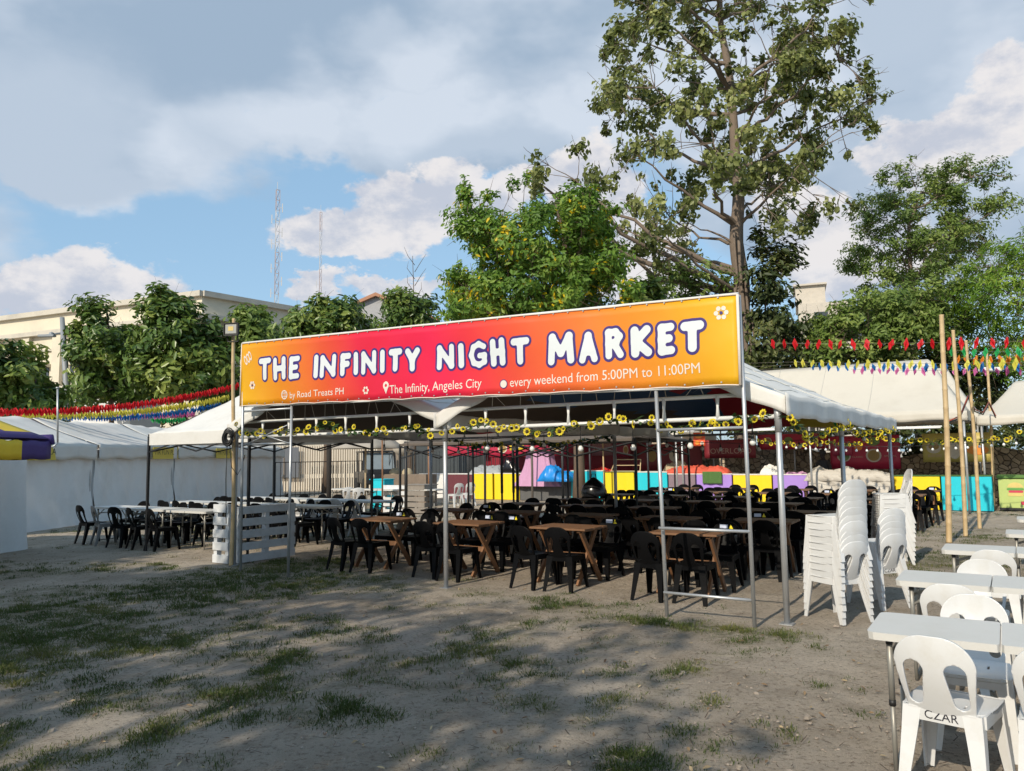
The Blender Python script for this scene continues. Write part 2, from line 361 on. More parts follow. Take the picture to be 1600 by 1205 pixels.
def grass_mask(x, y):
    b = np.zeros_like(x)
    for q in ((-3.2, 6.4, 5.2, 4.2, 0, .40), (-1.0, 8.0, 3.6, 2.2, -.2, .46), (-5.2, 7.6, 3.2, 2.6, 0.2, 1.0), (-4.0, 10.6, 2.6, 1.8, -0.3, 0.95), (-2.2, 7.6, 2.4, 1.6, 0, 0.66), (-1.3, 6.0, 2.0, 1.2, 0, 0.55), (-0.1, 7.2, 1.9, 1.1, 0, 0.52), (-3.6, 12.4, 1.0, 1.4, -0.9, 1.0), (-7.5, 12.6, 3.0, 1.2, 0, 0.75), (-1.7, 10.9, 1.9, 0.9, -0.5, 0.72), (0.3, 9.3, 1.3, 0.5, -0.5, 0.66), (1.55, 7.9, 1.6, 0.32, -0.57, 0.95), (2.1, 7.55, 0.8, 0.25, -0.5, 0.9), (-2.9, 4.7, 1.6, 0.6, 0, 0.5), (-6.5, 20.5, 4.5, 5.0, 0, 0.8), (-8, 28, 7, 5, 0, 0.8), (6.6, 12.0, 2.2, 1.6, 0.6, 0.75), (9.5, 16.0, 2.5, 2.0, 0, 0.6), (0.5, 4.4, 1.4, .7, 0, 0.14), (1.2, 6.2, 1.2, 0.7, 0, 0.32), (14, 21, 5, 2.5, 0, 0.4)):
        b = np.maximum(b, q[5] * blob(x, y, *q[:5]))
    n = fbm(x * 0.9, y * 0.9, 4, 3); n2 = fbm(x * 3.1, y * 3.1, 3, 11)
    m = b * 1.15 + (n - 0.5) * 1.1 + (n2 - 0.5) * 1.5 + (fbm(x * 9, y * 9, 2, 61) - .5) * .9 - 0.45
    return np.clip(m * 1.25 + .06, 0, 1) * (b > 0.02)
def axis(lo, hi, step, far):
    a = list(np.arange(lo, hi + 1e-6, step)); st = step; q = a[-1]
    while q < far: st *= 1.35; q += st; a.append(q)
    st = step; q = a[0]
    while q > -far: st *= 1.35; q -= st; a.insert(0, q)
    return np.array(a)
xs = axis(-13, 13, 0.11, 900); ys = axis(1.5, 26, 0.11, 900)
GX, GY = np.meshgrid(xs, ys); near = np.clip(1.3 - np.abs(GX) / 20, 0, 1) * np.clip(1.3 - np.abs(GY - 12) / 20, 0, 1)
GZ = ((fbm(GX * 0.6, GY * 0.6, 4, 21) - 0.5) * 0.035 + (fbm(GX * 3.1, GY * 3.1, 3, 5) - 0.5) * 0.034 - 0.004) * near
nx, ny = len(xs), len(ys); ii = np.arange(nx * ny).reshape(ny, nx)
GF = np.stack([ii[:-1, :-1], ii[:-1, 1:], ii[1:, 1:], ii[1:, :-1]], -1).reshape(-1, 4)
def ground_mat():
    m = bpy.data.materials.new('sandy_ground'); m.use_nodes = True; nt = m.node_tree; N = nt.nodes; Lk = nt.links; p = N['Principled BSDF']
    tc = N.new('ShaderNodeTexCoord'); O = tc.outputs['Object']
    def noise(sc, det, r=0.6):
        n = N.new('ShaderNodeTexNoise'); n.inputs['Scale'].default_value = sc; n.inputs['Detail'].default_value = det; n.inputs['Roughness'].default_value = r; Lk.new(O, n.inputs['Vector']); return n.outputs['Fac']
    def mr(v, a, b, c=0.0, d=1.0):
        n = N.new('ShaderNodeMapRange'); Lk.new(v, n.inputs[0]); n.inputs[1].default_value = a; n.inputs[2].default_value = b; n.inputs[3].default_value = c; n.inputs[4].default_value = d; return n.outputs[0]
    def mix(f, a, b):
        n = N.new('ShaderNodeMix'); n.data_type = 'RGBA'; Lk.new(f, n.inputs[0])
        for s, v in ((6, a), (7, b)):
            if isinstance(v, tuple): n.inputs[s].default_value = (*v, 1)
            else: Lk.new(v, n.inputs[s])
        return n.outputs[2]
    def mul(a, b):
        n = N.new('ShaderNodeMath'); n.operation = 'MULTIPLY'; Lk.new(a, n.inputs[0]); Lk.new(b, n.inputs[1]); return n.outputs[0]
    c = mix(mr(noise(0.5, 6), 0.35, 0.65), (0.44, 0.365, 0.285), (0.66, 0.565, 0.455))
    c = mix(mr(noise(2.6, 8, 0.7), 0.5, 0.72, 0, 0.55), c, (0.25, 0.19, 0.13))
    c = mix(mr(noise(26, 6, 0.7), 0.52, 0.66, 0, 0.75), c, (0.17, 0.13, 0.095))
    c = mix(mr(noise(70, 4, 0.7), 0.60, 0.74, 0, 0.7), c, (0.50, 0.455, 0.40))
    c = mix(mr(noise(170, 3, 0.8), 0.50, 0.66, 0, 0.55), c, (0.20, 0.16, 0.125))
    c = mix(mr(noise(120, 2, 0.8), 0.60, 0.70, 0, 0.6), c, (0.62, 0.55, 0.46))
    a = N.new('ShaderNodeAttribute'); a.attribute_name = 'grass'
    gm = mul(a.outputs['Fac'], mr(noise(9, 8, 0.75), 0.36, 0.60, 0.0, 0.9))
    gc = mix(mr(noise(3, 5), 0.35, 0.65), (0.055, 0.075, 0.018), (0.13, 0.13, 0.040))
    c = mix(gm, c, gc)
    Lk.new(c, p.inputs['Base Color']); p.inputs['Roughness'].default_value = 0.95; p.inputs['Specular IOR Level'].default_value = 0.15
    vo = N.new('ShaderNodeTexVoronoi'); vo.feature = 'SMOOTH_F1'; vo.inputs['Scale'].default_value = 4.2; wv = N.new('ShaderNodeTexNoise'); wv.inputs['Scale'].default_value = 3.0; wv.inputs['Detail'].default_value = 4; Lk.new(O, wv.inputs['Vector']); wm = N.new('ShaderNodeMix'); wm.data_type = 'RGBA'; wm.blend_type = 'ADD'; wm.inputs[0].default_value = 0.35; Lk.new(O, wm.inputs[6]); Lk.new(wv.outputs['Color'], wm.inputs[7]); Lk.new(wm.outputs[2], vo.inputs['Vector'])
    hv = N.new('ShaderNodeMath'); hv.operation = 'MULTIPLY_ADD'; Lk.new(vo.outputs['Distance'], hv.inputs[0]); hv.inputs[1].default_value = 1.3; Lk.new(noise(14, 8, 0.7), hv.inputs[2])
    h = N.new('ShaderNodeMath'); h.operation = 'ADD'; Lk.new(hv.outputs[0], h.inputs[0]); Lk.new(noise(80, 6, 0.8), h.inputs[1])
    b = N.new('ShaderNodeBump'); b.inputs['Strength'].default_value = 1.0; b.inputs['Distance'].default_value = 0.04; Lk.new(h.outputs[0], b.inputs['Height']); Lk.new(b.outputs[0], p.inputs['Normal'])
    return m
M_ground = ground_mat()
ground = np_mesh('ground', np.stack([GX, GY, GZ], -1).reshape(-1, 3), GF, M_ground, attrs={'grass': grass_mask(GX, GY).ravel()}, smooth=True); ground['kind'] = 'structure'
def gz(x, y): return 0.0

# grass blades
M_grass = leaf_mat('grass_blade', (0.035, 0.055, 0.012), (0.075, 0.105, 0.022), (0.20, 0.185, 0.06), trans=0.3, rough=0.6)
def build_grass(n):
    Y = np.exp(rng.uniform(math.log(3.0), math.log(34), n)); X = rng.uniform(-0.78, 0.78, n) * Y
    m = grass_mask(X, Y); keep = rng.random(n) < m ** 1.1 * np.clip(0.45 + (fbm(X * 6, Y * 6, 2, 77) - 0.42) * 3.0, 0, 1); X, Y, m = X[keep], Y[keep], m[keep]
    B = 7; k = len(X); ang = rng.uniform(0, 2 * np.pi, (k, B)); ln = rng.uniform(0.010, 0.046, (k, B)) * (0.40 + m[:, None] * 0.62); spread = rng.uniform(0.3, 1.05, (k, B))
    r0 = rng.uniform(0, 0.085, (k, B)); bx = X[:, None] + np.cos(ang) * r0; by = Y[:, None] + np.sin(ang) * r0
    dx, dy = np.cos(ang) * ln * spread, np.sin(ang) * ln * spread; w = 0.0011 + 0.0018 * rng.random((k, B)) + 0.00022 * Y[:, None]
    sx, sy = -np.sin(ang) * w, np.cos(ang) * w; z0 = np.full((k, B), -0.012); h = ln * np.sqrt(np.clip(1.15 - spread ** 2, 0.12, 1))
    P = np.stack([np.stack([bx - sx, by - sy, z0], -1), np.stack([bx + sx, by + sy, z0], -1), np.stack([bx + sx * .6 + dx * .6, by + sy * .6 + dy * .6, h * .8], -1), np.stack([bx + dx, by + dy, h], -1)], 2).reshape(-1, 3)
    F = np.arange(len(P)).reshape(-1, 4); tint = np.repeat(np.clip(fbm(X * 1.3, Y * 1.3, 3, 40) * 1.3 - 0.15, 0, 1), B) * 0.7 + rng.random(k * B) * 0.3
    o = np_mesh('grass', P, F, M_grass, attrs={'tint': tint}); tag(o, 'short patchy grass tufts growing out of the sandy ground', 'grass', None, 'stuff')
build_grass(170000)

def build_litter():
    # pebbles
    n = 3200; Y = np.exp(rng.uniform(math.log(3.2), math.log(16), n)); X = rng.uniform(-0.75, 0.75, n) * Y; r = rng.uniform(0.004, 0.013, n) * (1 + (rng.random(n) < 0.04) * 1.6)
    base = np.array([(-1, -.7, 0), (.2, -1, 0), (1, -.3, 0), (.8, .8, 0), (-.3, 1, 0), (-1, .4, 0), (-.5, -.4, .7), (.3, -.5, .75), (.5, .3, .8), (-.3, .45, .7)]) * np.array([1, 1, .8])
    F0 = np.array([(0, 1, 7, 6), (1, 2, 8, 7), (2, 3, 8, 8), (3, 4, 9, 8), (4, 5, 9, 9), (5, 0, 6, 9), (6, 7, 8, 9)])
    a = rng.uniform(0, 6.28, n); c, s = np.cos(a)[:, None], np.sin(a)[:, None]; j = 1 + rng.uniform(-.25, .25, (n, 10))
    V = np.stack([X[:, None] + (base[:, 0] * c - base[:, 1] * s) * r[:, None] * j, Y[:, None] + (base[:, 0] * s + base[:, 1] * c) * r[:, None] * j, base[:, 2] * r[:, None] * j - 0.003], -1).reshape(-1, 3)
    mb = MB(); fs = []
    for i in range(n):
        b = i * 10
        for q in ((0, 1, 7, 6), (1, 2, 8, 7), (2, 3, 8), (3, 4, 9, 8), (4, 5, 9), (5, 0, 6, 9), (6, 7, 8, 9)): fs.append(tuple(b + k for k in q))
    mb.v = [tuple(x) for x in V]; mb.f = fs; mb.m = [0] * len(fs); mb.sm = [False] * len(fs)
    tag(mb.build('pebbles', mat('pebble', (0.26, 0.215, 0.17), 0.85, var=0.75, vscale=2.2)), 'small loose pebbles strewn over the bare sand', 'pebbles', None, 'stuff')
    n = 1500; Y = np.exp(rng.uniform(math.log(3.2), math.log(16), n)); X = rng.uniform(-0.75, 0.75, n) * Y
    V, F, t = leaf_geo(np.stack([X, Y, np.full(n, 0.012)], -1), np.stack([rng.normal(0, .35, n), rng.normal(0, .35, n), np.ones(n)], -1), rng.uniform(.006, .030, n), 0.36)
    o = np_mesh('leaf_litter', V, F, leaf_mat('dry_leaf', (0.10, 0.055, 0.03), (0.26, 0.17, 0.085), (0.48, 0.38, 0.22), trans=0.1), attrs={'tint': t}); tag(o, 'dry fallen leaves scattered over sand and grass', 'leaves', None, 'stuff')
    n = 1500; Y = np.exp(rng.uniform(math.log(3.2), math.log(14), n)); X = rng.uniform(-0.75, 0.75, n) * Y; a = rng.uniform(0, 6.28, n); l = rng.uniform(.012, .06, n); w = rng.uniform(.0015, .004, n); d = np.stack([np.cos(a), np.sin(a)], -1); e = np.stack([-d[:, 1], d[:, 0]], -1) * w[:, None]; c = np.stack([X, Y], -1); z = np.full((n, 1), .012)
    P = np.stack([np.hstack([c - d * l[:, None] - e, z]), np.hstack([c - d * l[:, None] + e, z]), np.hstack([c + d * l[:, None] + e * .6, z + .006]), np.hstack([c + d * l[:, None] - e * .6, z + .006])], 1).reshape(-1, 3)
    o = np_mesh('twig_litter', P, np.arange(4 * n).reshape(-1, 4), mat('dry_twig', (.075, .05, .032), .9)); tag(o, 'small dark twigs and husks lying about the sand', 'twigs', None, 'stuff')
def leaf_geo(C, Nn, size, aspect, droop=None):
    """folded 6-point leaves: centre C, normal Nn, half-length size"""
    n = len(C); Nn = Nn / np.linalg.norm(Nn, axis=1, keepdims=True); rv = rng.normal(size=(n, 3)); 
    if droop is not None: rv = rv * (1 - droop) + np.array([0, 0, -1.0]) * droop
    T = rv - Nn * np.sum(rv * Nn, 1, keepdims=True); T /= np.linalg.norm(T, axis=1, keepdims=True) + 1e-9; S = np.cross(Nn, T)
    L = size[:, None]; w = L * aspect; fold = Nn * L * 0.16
    P = np.stack([C - T * L, C - T * L * .25 + S * w + fold, C + T * L * .45 + S * w * .7 + fold, C + T * L, C + T * L * .45 - S * w * .7 + fold, C - T * L * .25 - S * w + fold], 1).reshape(-1, 3)
    b = np.arange(n)[:, None] * 6; F = np.concatenate([b + np.array([[0, 1, 2, 3]]), b + np.array([[3, 4, 5, 0]])], 1).reshape(-1, 4)
    return P, F, np.repeat(rng.random(n), 2)
build_litter()

# ------------------------------------------------------------------ text helper
def text_geo(txt, size=1.0, align='LEFT', offset=0.0):
    c = bpy.data.curves.new('txt', 'FONT'); c.body = txt; c.size = size; c.align_x = align; c.offset = offset; c.resolution_u = 3
    o = bpy.data.objects.new('txt', c); COL.objects.link(o); bpy.context.view_layer.update()
    me = o.evaluated_get(bpy.context.evaluated_depsgraph_get()).to_mesh(); V = [tuple(v.co) for v in me.vertices]; F = [tuple(p.vertices) for p in me.polygons]
    bpy.data.objects.remove(o); bpy.data.curves.remove(c)
    return V, F
def add_text(mb, txt, fn, x0, x1, y, h=None, mi=0, th=0.0):
    """fit txt between x0 and x1 at baseline y (h: cap height, else uniform); fn(x, y) -> 3-D"""
    V, F = text_geo(txt); lo = min(v[0] for v in V); hi = max(v[0] for v in V); k = (x1 - x0) / (hi - lo); kz = k if h is None else h / 0.73
    return mb.add([fn(x0 + (v[0] - lo) * k, y + v[1] * kz) for v in V], F, mi)

# ------------------------------------------------------------------ banner
BV = -0.14                                    # banner plane depth in the market frame
GL = {'T': [((.12, .93), (.88, .93)), ((.5, .9), (.48, .08))], 'H': [((.15, .95), (.18, .05)), ((.83, .97), (.85, .06)), ((.16, .5), (.84, .52))], 'E': [((.2, .94), (.18, .06)), ((.2, .94), (.85, .95)), ((.2, .5), (.72, .52)), ((.18, .06), (.86, .07))],
      'I': [((.5, .95), (.5, .06))], 'N': [((.14, .05), (.16, .95)), ((.16, .94), (.84, .08)), ((.84, .07), (.86, .96))], 'F': [((.2, .95), (.2, .05)), ((.2, .95), (.88, .95)), ((.2, .52), (.74, .53))], 'Y': [((.13, .96), (.48, .5)), ((.88, .96), (.48, .5)), ((.48, .5), (.5, .05))],
      'G': [((.82, .83), (.55, .96)), ((.55, .96), (.27, .84)), ((.27, .84), (.15, .5)), ((.15, .5), (.27, .16)), ((.27, .16), (.55, .05)), ((.55, .05), (.83, .17)), ((.83, .17), (.84, .45)), ((.84, .45), (.58, .45))],
      'M': [((.10, .05), (.16, .95)), ((.16, .94), (.5, .34)), ((.5, .34), (.84, .95)), ((.84, .94), (.9, .06))], 'A': [((.12, .05), (.5, .95)), ((.5, .95), (.88, .06)), ((.3, .33), (.72, .33))],
      'R': [((.18, .05), (.18, .95)), ((.18, .94), (.6, .94)), ((.6, .94), (.82, .76)), ((.82, .76), (.62, .54)), ((.62, .54), (.2, .5)), ((.5, .5), (.86, .06))], 'K': [((.18, .05), (.18, .95)), ((.84, .95), (.22, .5)), ((.24, .52), (.88, .06))]}
TITLE = [('T', 403, 426, 556, 598), ('H', 425.5, 450.5, 555, 597), ('E', 450.5, 471.5, 553.5, 595.5), ('I', 489, 500, 551, 594.5), ('N', 498, 527, 551, 593), ('F', 528, 550, 548.5, 590.5), ('I', 550.5, 561, 546.5, 589.5), ('N', 561.5, 591, 545, 588), ('I', 592, 604, 543, 586.5), ('T', 606, 632, 541, 585), ('Y', 631.5, 659, 540.5, 584),
         ('N', 679.5, 712.5, 535, 581), ('I', 712.5, 727.5, 532.5, 579), ('G', 728.5, 764.5, 530, 578), ('H', 762.5, 793.5, 525, 576), ('T', 796.5, 831.5, 523.5, 574.5), ('M', 854.5, 900.5, 516, 574), ('A', 901.5, 937.5, 514.5, 571.5), ('R', 940.5, 978.5, 508.5, 565), ('K', 980, 1022.5, 504.5, 562.5), ('E', 1022.5, 1059.5, 500.5, 559.5), ('T', 1060, 1106, 496.5, 556)]
def banner_mat():
    m = bpy.data.materials.new('banner_print'); m.use_nodes = True; nt = m.node_tree; N = nt.nodes; Lk = nt.links; p = N['Principled BSDF']
    tc = N.new('ShaderNodeTexCoord'); sp = N.new('ShaderNodeSeparateXYZ'); Lk.new(tc.outputs['Object'], sp.inputs[0])
    a = N.new('ShaderNodeMath'); a.operation = 'MULTIPLY_ADD'; Lk.new(sp.outputs[2], a.inputs[0]); a.inputs[1].default_value = 0.35; Lk.new(sp.outputs[0], a.inputs[2])
    mr = N.new('ShaderNodeMapRange'); Lk.new(a.outputs[0], mr.inputs[0]); mr.inputs[1].default_value = -3.2; mr.inputs[2].default_value = 5.0
    rp = N.new('ShaderNodeValToRGB'); e = rp.color_ramp.elements
    stops = [(0.0, (0.681, 0.396, 0.009)), (0.13, (0.649, 0.237, 0.009)), (0.27, (0.617, 0.079, 0.024)), (0.36, (0.633, 0.017, 0.048)), (0.52, (0.649, 0.013, 0.060)), (0.60, (0.657, 0.036, 0.043)), (0.75, (0.657, 0.127, 0.028)), (0.90, (0.657, 0.261, 0.016)), (1.0, (0.657, 0.396, 0.009))]
    e[0].position, e[0].color = stops[0][0], (*stops[0][1], 1); e[1].position, e[1].color = stops[-1][0], (*stops[-1][1], 1)
    for q, c in stops[1:-1]: z = e.new(q); z.color = (*c, 1)
    Lk.new(mr.outputs[0], rp.inputs[0]); Lk.new(rp.outputs[0], p.inputs['Base Color']); p.inputs['Roughness'].default_value = 0.45; p.inputs['Specular IOR Level'].default_value = 0.3
    n3 = N.new('ShaderNodeTexNoise'); n3.inputs['Scale'].default_value = 2.2; n3.inputs['Detail'].default_value = 2; Lk.new(tc.outputs['Object'], n3.inputs['Vector'])
    b = N.new('ShaderNodeBump'); b.inputs['Strength'].default_value = 0.25; b.inputs['Distance'].default_value = 0.05; Lk.new(n3.outputs['Fac'], b.inputs['Height']); Lk.new(b.outputs[0], p.inputs['Normal'])
    return m
def build_banner():
    uL, zLb = on_v(375, 635, BV); _, zLt = on_v(372, 538, BV); uR, zRb = on_v(1158, 602, BV); _, zRt = on_v(1155, 460, BV)
    root = empty('banner_sign', W((uL + uR) / 2, BV), ANG, 'long orange and crimson printed banner on steel poles facing the yard', 'banner')
    um = (uL + uR) / 2
    def rip(s, t): return .016 * math.sin(s * 23 + t * 2.2) * (1 - .5 * t) + .009 * math.sin(s * 61 - t * 4) * abs(2 * t - 1) + .005 * math.sin(s * 9 + t * 7)
    def L0(u, z, off=0.0): return (u - um, -off, z)
    def L(u, z, off=0.0):
        s = (u - uL) / (uR - uL); zb = zLb + (zRb - zLb) * s; zt = zLt + (zRt - zLt) * s; return (u - um, -off + (rip(s, (z - zb) / (zt - zb)) if off > 0 else 0), z)
    def edge(s, t):     # s 0..1 across, t 0..1 up
        zb = zLb + (zRb - zLb) * s; zt = zLt + (zRt - zLt) * s; u = uL + (uR - uL) * s
        sag = 0.012 * math.sin(s * 37) * (1 - abs(2 * t - 1)) ; scal = 0.012 * abs(math.sin(s * math.pi * 14)) * (1 - t)
        return L0(u, zb + scal + (zt - zb - scal) * t, -rip(s, t))
    mb = MB(); mb.solid(lambda s, t: edge(s, t), 112, 10, 0.006); mb.build('sheet', banner_mat(), root)
    fr = MB()
    for z0, z1 in ((zLt, zRt),): fr.tube([L(uL, z0 + .012, -.035), L(uR, z1 + .012, -.035)], .018)
    fr.tube([L(uL, zLb, -.035), L(uR, zRb, -.035)], .016)
    fr.build('rail', M_wpaint, root)
    eye = MB()
    for k in range(1, 40):
        for tt in (.985, .03): q = Vector(edge(k / 40, tt)); eye.tube([q + Vector((0, -.004, 0)), q + Vector((0, -.012, 0))], .009, 8); eye.bar(q + Vector((0, -.008, 0)), q + Vector((.012, .03, .035 if tt > .5 else -.035)), .004, .004)
    eye.build('rivet', M_galv, root)
    hem = MB(); hem.tube([L(uL + (uR - uL) * i / 60, zLt + (zRt - zLt) * i / 60 + .004, .004) for i in range(61)], .011, 6); hem.tube([L(uR, zRb, .004), L(uR, zRt, .004)], .016, 6); hem.tube([L(uL, zLb, .004), L(uL, zLt, .004)], .009, 6)
    hem.tube([edge(i / 112, 0) for i in range(113)], .007, 5)
    hem.build('hem', mat('hem_white', (0.7, 0.62, 0.55), 0.6), root)
    white, navy = mat('print_white', (0.62, 0.66, 0.68), 0.45, var=0.02), mat('print_navy', (0.035, 0.018, 0.16), 0.45)
    words = {}
    for ch, x0, x1, y0, y1 in TITLE:
        mo, mi = words.setdefault(0 if x1 < 480 else 1 if x1 < 665 else 2 if x1 < 840 else 3, (MB(), MB()))
        ym = (y0 + y1) / 2; ua, _ = on_v(x0, ym, BV); ub, _ = on_v(x1, ym, BV); xm = (x0 + x1) / 2; _, za = on_v(xm, y1, BV); _, zb = on_v(xm, y0, BV)
        w, h = ub - ua, zb - za; 
        big = x0 > 850; rw, ro = (.048, .030) if big else (.043, .028); rw -= .008 if ch in 'ARG' else .004 if ch in 'EMN' else 0; ins = rw + ro
        segs = []
        for p, q in GL[ch]:
            f = lambda p: (ua + ins + (p[0] - .12) / .76 * (w - 2 * ins) if ch != 'I' else (ua + ub) / 2 + (p[0] - .5) * .05, za + ins + (p[1] - .05) / .91 * (h - 2 * ins)); segs.append((f(p), f(q)))
        def sd(p, r, segs=segs):
            k = 0.02; d = 9
            for a, b in segs:
                q, t = seg_d(p, a, b); hh = max(k - abs(d - q), 0) / k; d = min(d, q) - hh * hh * k * .25
            return d - r
        n, m = max(8, int(w / .0085)), int(h / .0085)
        V, F = march(lambda p: sd(p, rw + ro), ua - .02, ub + .02, za - .02, zb + .02, n, m); mo.add([L(x, y, .003) for x, y in V], F)
        V, F = march(lambda p: sd(p, rw), ua - .02, ub + .02, za - .02, zb + .02, n, m); mi.add([L(x, y, .006) for x, y in V], F)
    for mo, mi in words.values(): mo.build('word_outline', navy, root); mi.build('word', white, root)
    Mcr = mat('print_cream', (0.70, 0.62, 0.55), 0.45)
    def fit(t, xa, xb, yb, cap):   # baseline pixel yb at xa, cap height in metres
        ua, za = on_v(xa, yb, BV); ub, _ = on_v(xb, yb, BV)
        small = MB(); add_text(small, t, lambda x, y: L(x, y, .004), ua, ub, za, cap); small.build('caption_text', Mcr, root)
    fit('by Road Treats PH', 453, 537, 622.5, .10); fit('The Infinity, Angeles City', 610, 752, 615.5, .12); fit('every weekend from 5:00PM to 11:00PM', 796, 1095, 604.5, .115)
    def at_px(px, py): u, z = on_v(px, py, BV); return u, z
    def disc(u, z, r, n=20, inner=0.0, off=.004, a0=0, a1=2 * math.pi, tgt=None):
        vs = [L(u + r * math.cos(a0 + (a1 - a0) * i / n), z + r * math.sin(a0 + (a1 - a0) * i / n), off) for i in range(n + 1)]; vi = [L(u + inner * math.cos(a0 + (a1 - a0) * i / n), z + inner * math.sin(a0 + (a1 - a0) * i / n), off) for i in range(n + 1)]
        tgt.add(vs + vi, [(i, i + 1, n + 2 + i, n + 1 + i) for i in range(n)])
    small = MB(); u, z = at_px(444, 617); disc(u, z, .07, inner=.055, tgt=small)
    for k in (-.035, 0, .035): small.add([L(u + k - .004, z - .058, .0045), L(u + k + .004, z - .058, .0045), L(u + k + .004, z + .058, .0045), L(u + k - .004, z + .058, .0045)], [(0, 1, 2, 3)])
    for k in (-.025, .025): small.add([L(u - .06, z + k - .004, .005), L(u + .06, z + k - .004, .005), L(u + .06, z + k + .004, .005), L(u - .06, z + k + .004, .005)], [(0, 1, 2, 3)])
    small.build('globe_icon', Mcr, root); small = MB(); u, z = at_px(604, 606); V, F = march(lambda p: max(min(math.hypot(p[0], p[1] - .03) - .055, max(abs(p[0]) - (p[1] + .085) * .5, p[1] - .03, -p[1] - .085)), -(math.hypot(p[0], p[1] - .03) - .022)), -.08, .08, -.1, .1, 32, 40); small.add([L(u + a, z + b, .004) for a, b in V], F); small.build('pin_icon', Mcr, root)
    small = MB(); u, z = at_px(786, 600); disc(u, z, .05, inner=0.0, tgt=small); small.build('clock_icon', Mcr, root)
    def flower(px, py, r, pet=6):
        tgt = MB(); u, z = at_px(px, py)
        V, F = march(lambda p: min(math.hypot(p[0] - r * .62 * math.cos(k), p[1] - r * .62 * math.sin(k)) - r * .28 for k in [2 * math.pi * i / pet for i in range(pet)]), -r * 1.1, r * 1.1, -r * 1.1, r * 1.1, 26, 26); tgt.add([L(u + a, z + b, .004) for a, b in V], F); tgt.build('flower_print', Mcr, root)
    flower(393, 602, .075); flower(1127, 489, .085); flower(570.5, 610, .065)
    small = MB(); u, z = at_px(387, 560)
    for k, (dx, dz) in enumerate(((-.045, -.03), (.015, .0), (.06, .035))):
        V, F = march(lambda p: abs(math.hypot((p[0] + p[1] * .4) / .028, p[1] / .06) - 1) * .028 - .007, -.07, .07, -.08, .08, 24, 26); small.add([L(u + dx + a, z + dz + b, .004) for a, b in V], F)
    small.build('leaf_print', Mcr, root)
    dk = MB(); u, z = at_px(786, 600); disc(u, z, .056, inner=.047, off=.0055, tgt=dk); u, z = at_px(1127, 489); disc(u, z, .018, off=.006, tgt=dk); u, z = at_px(393, 602); disc(u, z, .016, off=.006, tgt=dk); dk.build('icon_detail', navy, root)
    # ladder-like carrying frames at both ends
    for xa, xb, yb in ((381, 453, 880), (1037, 1178, 966)):
        m = MB(); pa, pb = gp(xa, yb + (2 if xa < 500 else 0)), gp(xb, yb)
        ua, ub = on_v(xa, yb - 60, BV)[0], on_v(xb, yb - 60, BV)[0]; zz = zLb if xa < 500 else zRb
        tops = {381: (uL, zLt), 453: (ub - .05, zLb), 1037: (ua - .04, zRb), 1178: (uR, zRt)}
        for x, ug in ((xa, ua), (xb, ub)):
            tu, tz = tops[x]; m.tube([L(ug, -.02, .03), L(tu, tz, -.05)], .021, 10)
        for zr in ((.25, .92, 1.95, 2.40) if xa > 500 else (1.93, 2.45)):
            la = [L(ua + (tops[xa][0] - ua) * zr / tops[xa][1], zr, .03 - .09 * zr / 3), L(ub + (tops[xb][0] - ub) * zr / tops[xb][1], zr, .03 - .09 * zr / 3)]; m.tube(la, .016, 8)
        if xa < 500:
            for z0, z1 in ((1.93, 2.2),): m.tube([L(ua + .02, z0, .0), L(ub - .08, z1, .0)], .008, 6); m.tube([L(ub - .05, z0, .0), L(ua + .3, z1 - .1, .0)], .008, 6)
        m.build('support_frame', M_galv, root)
    return uL, uR, zLb, zRb
BAN = build_banner()

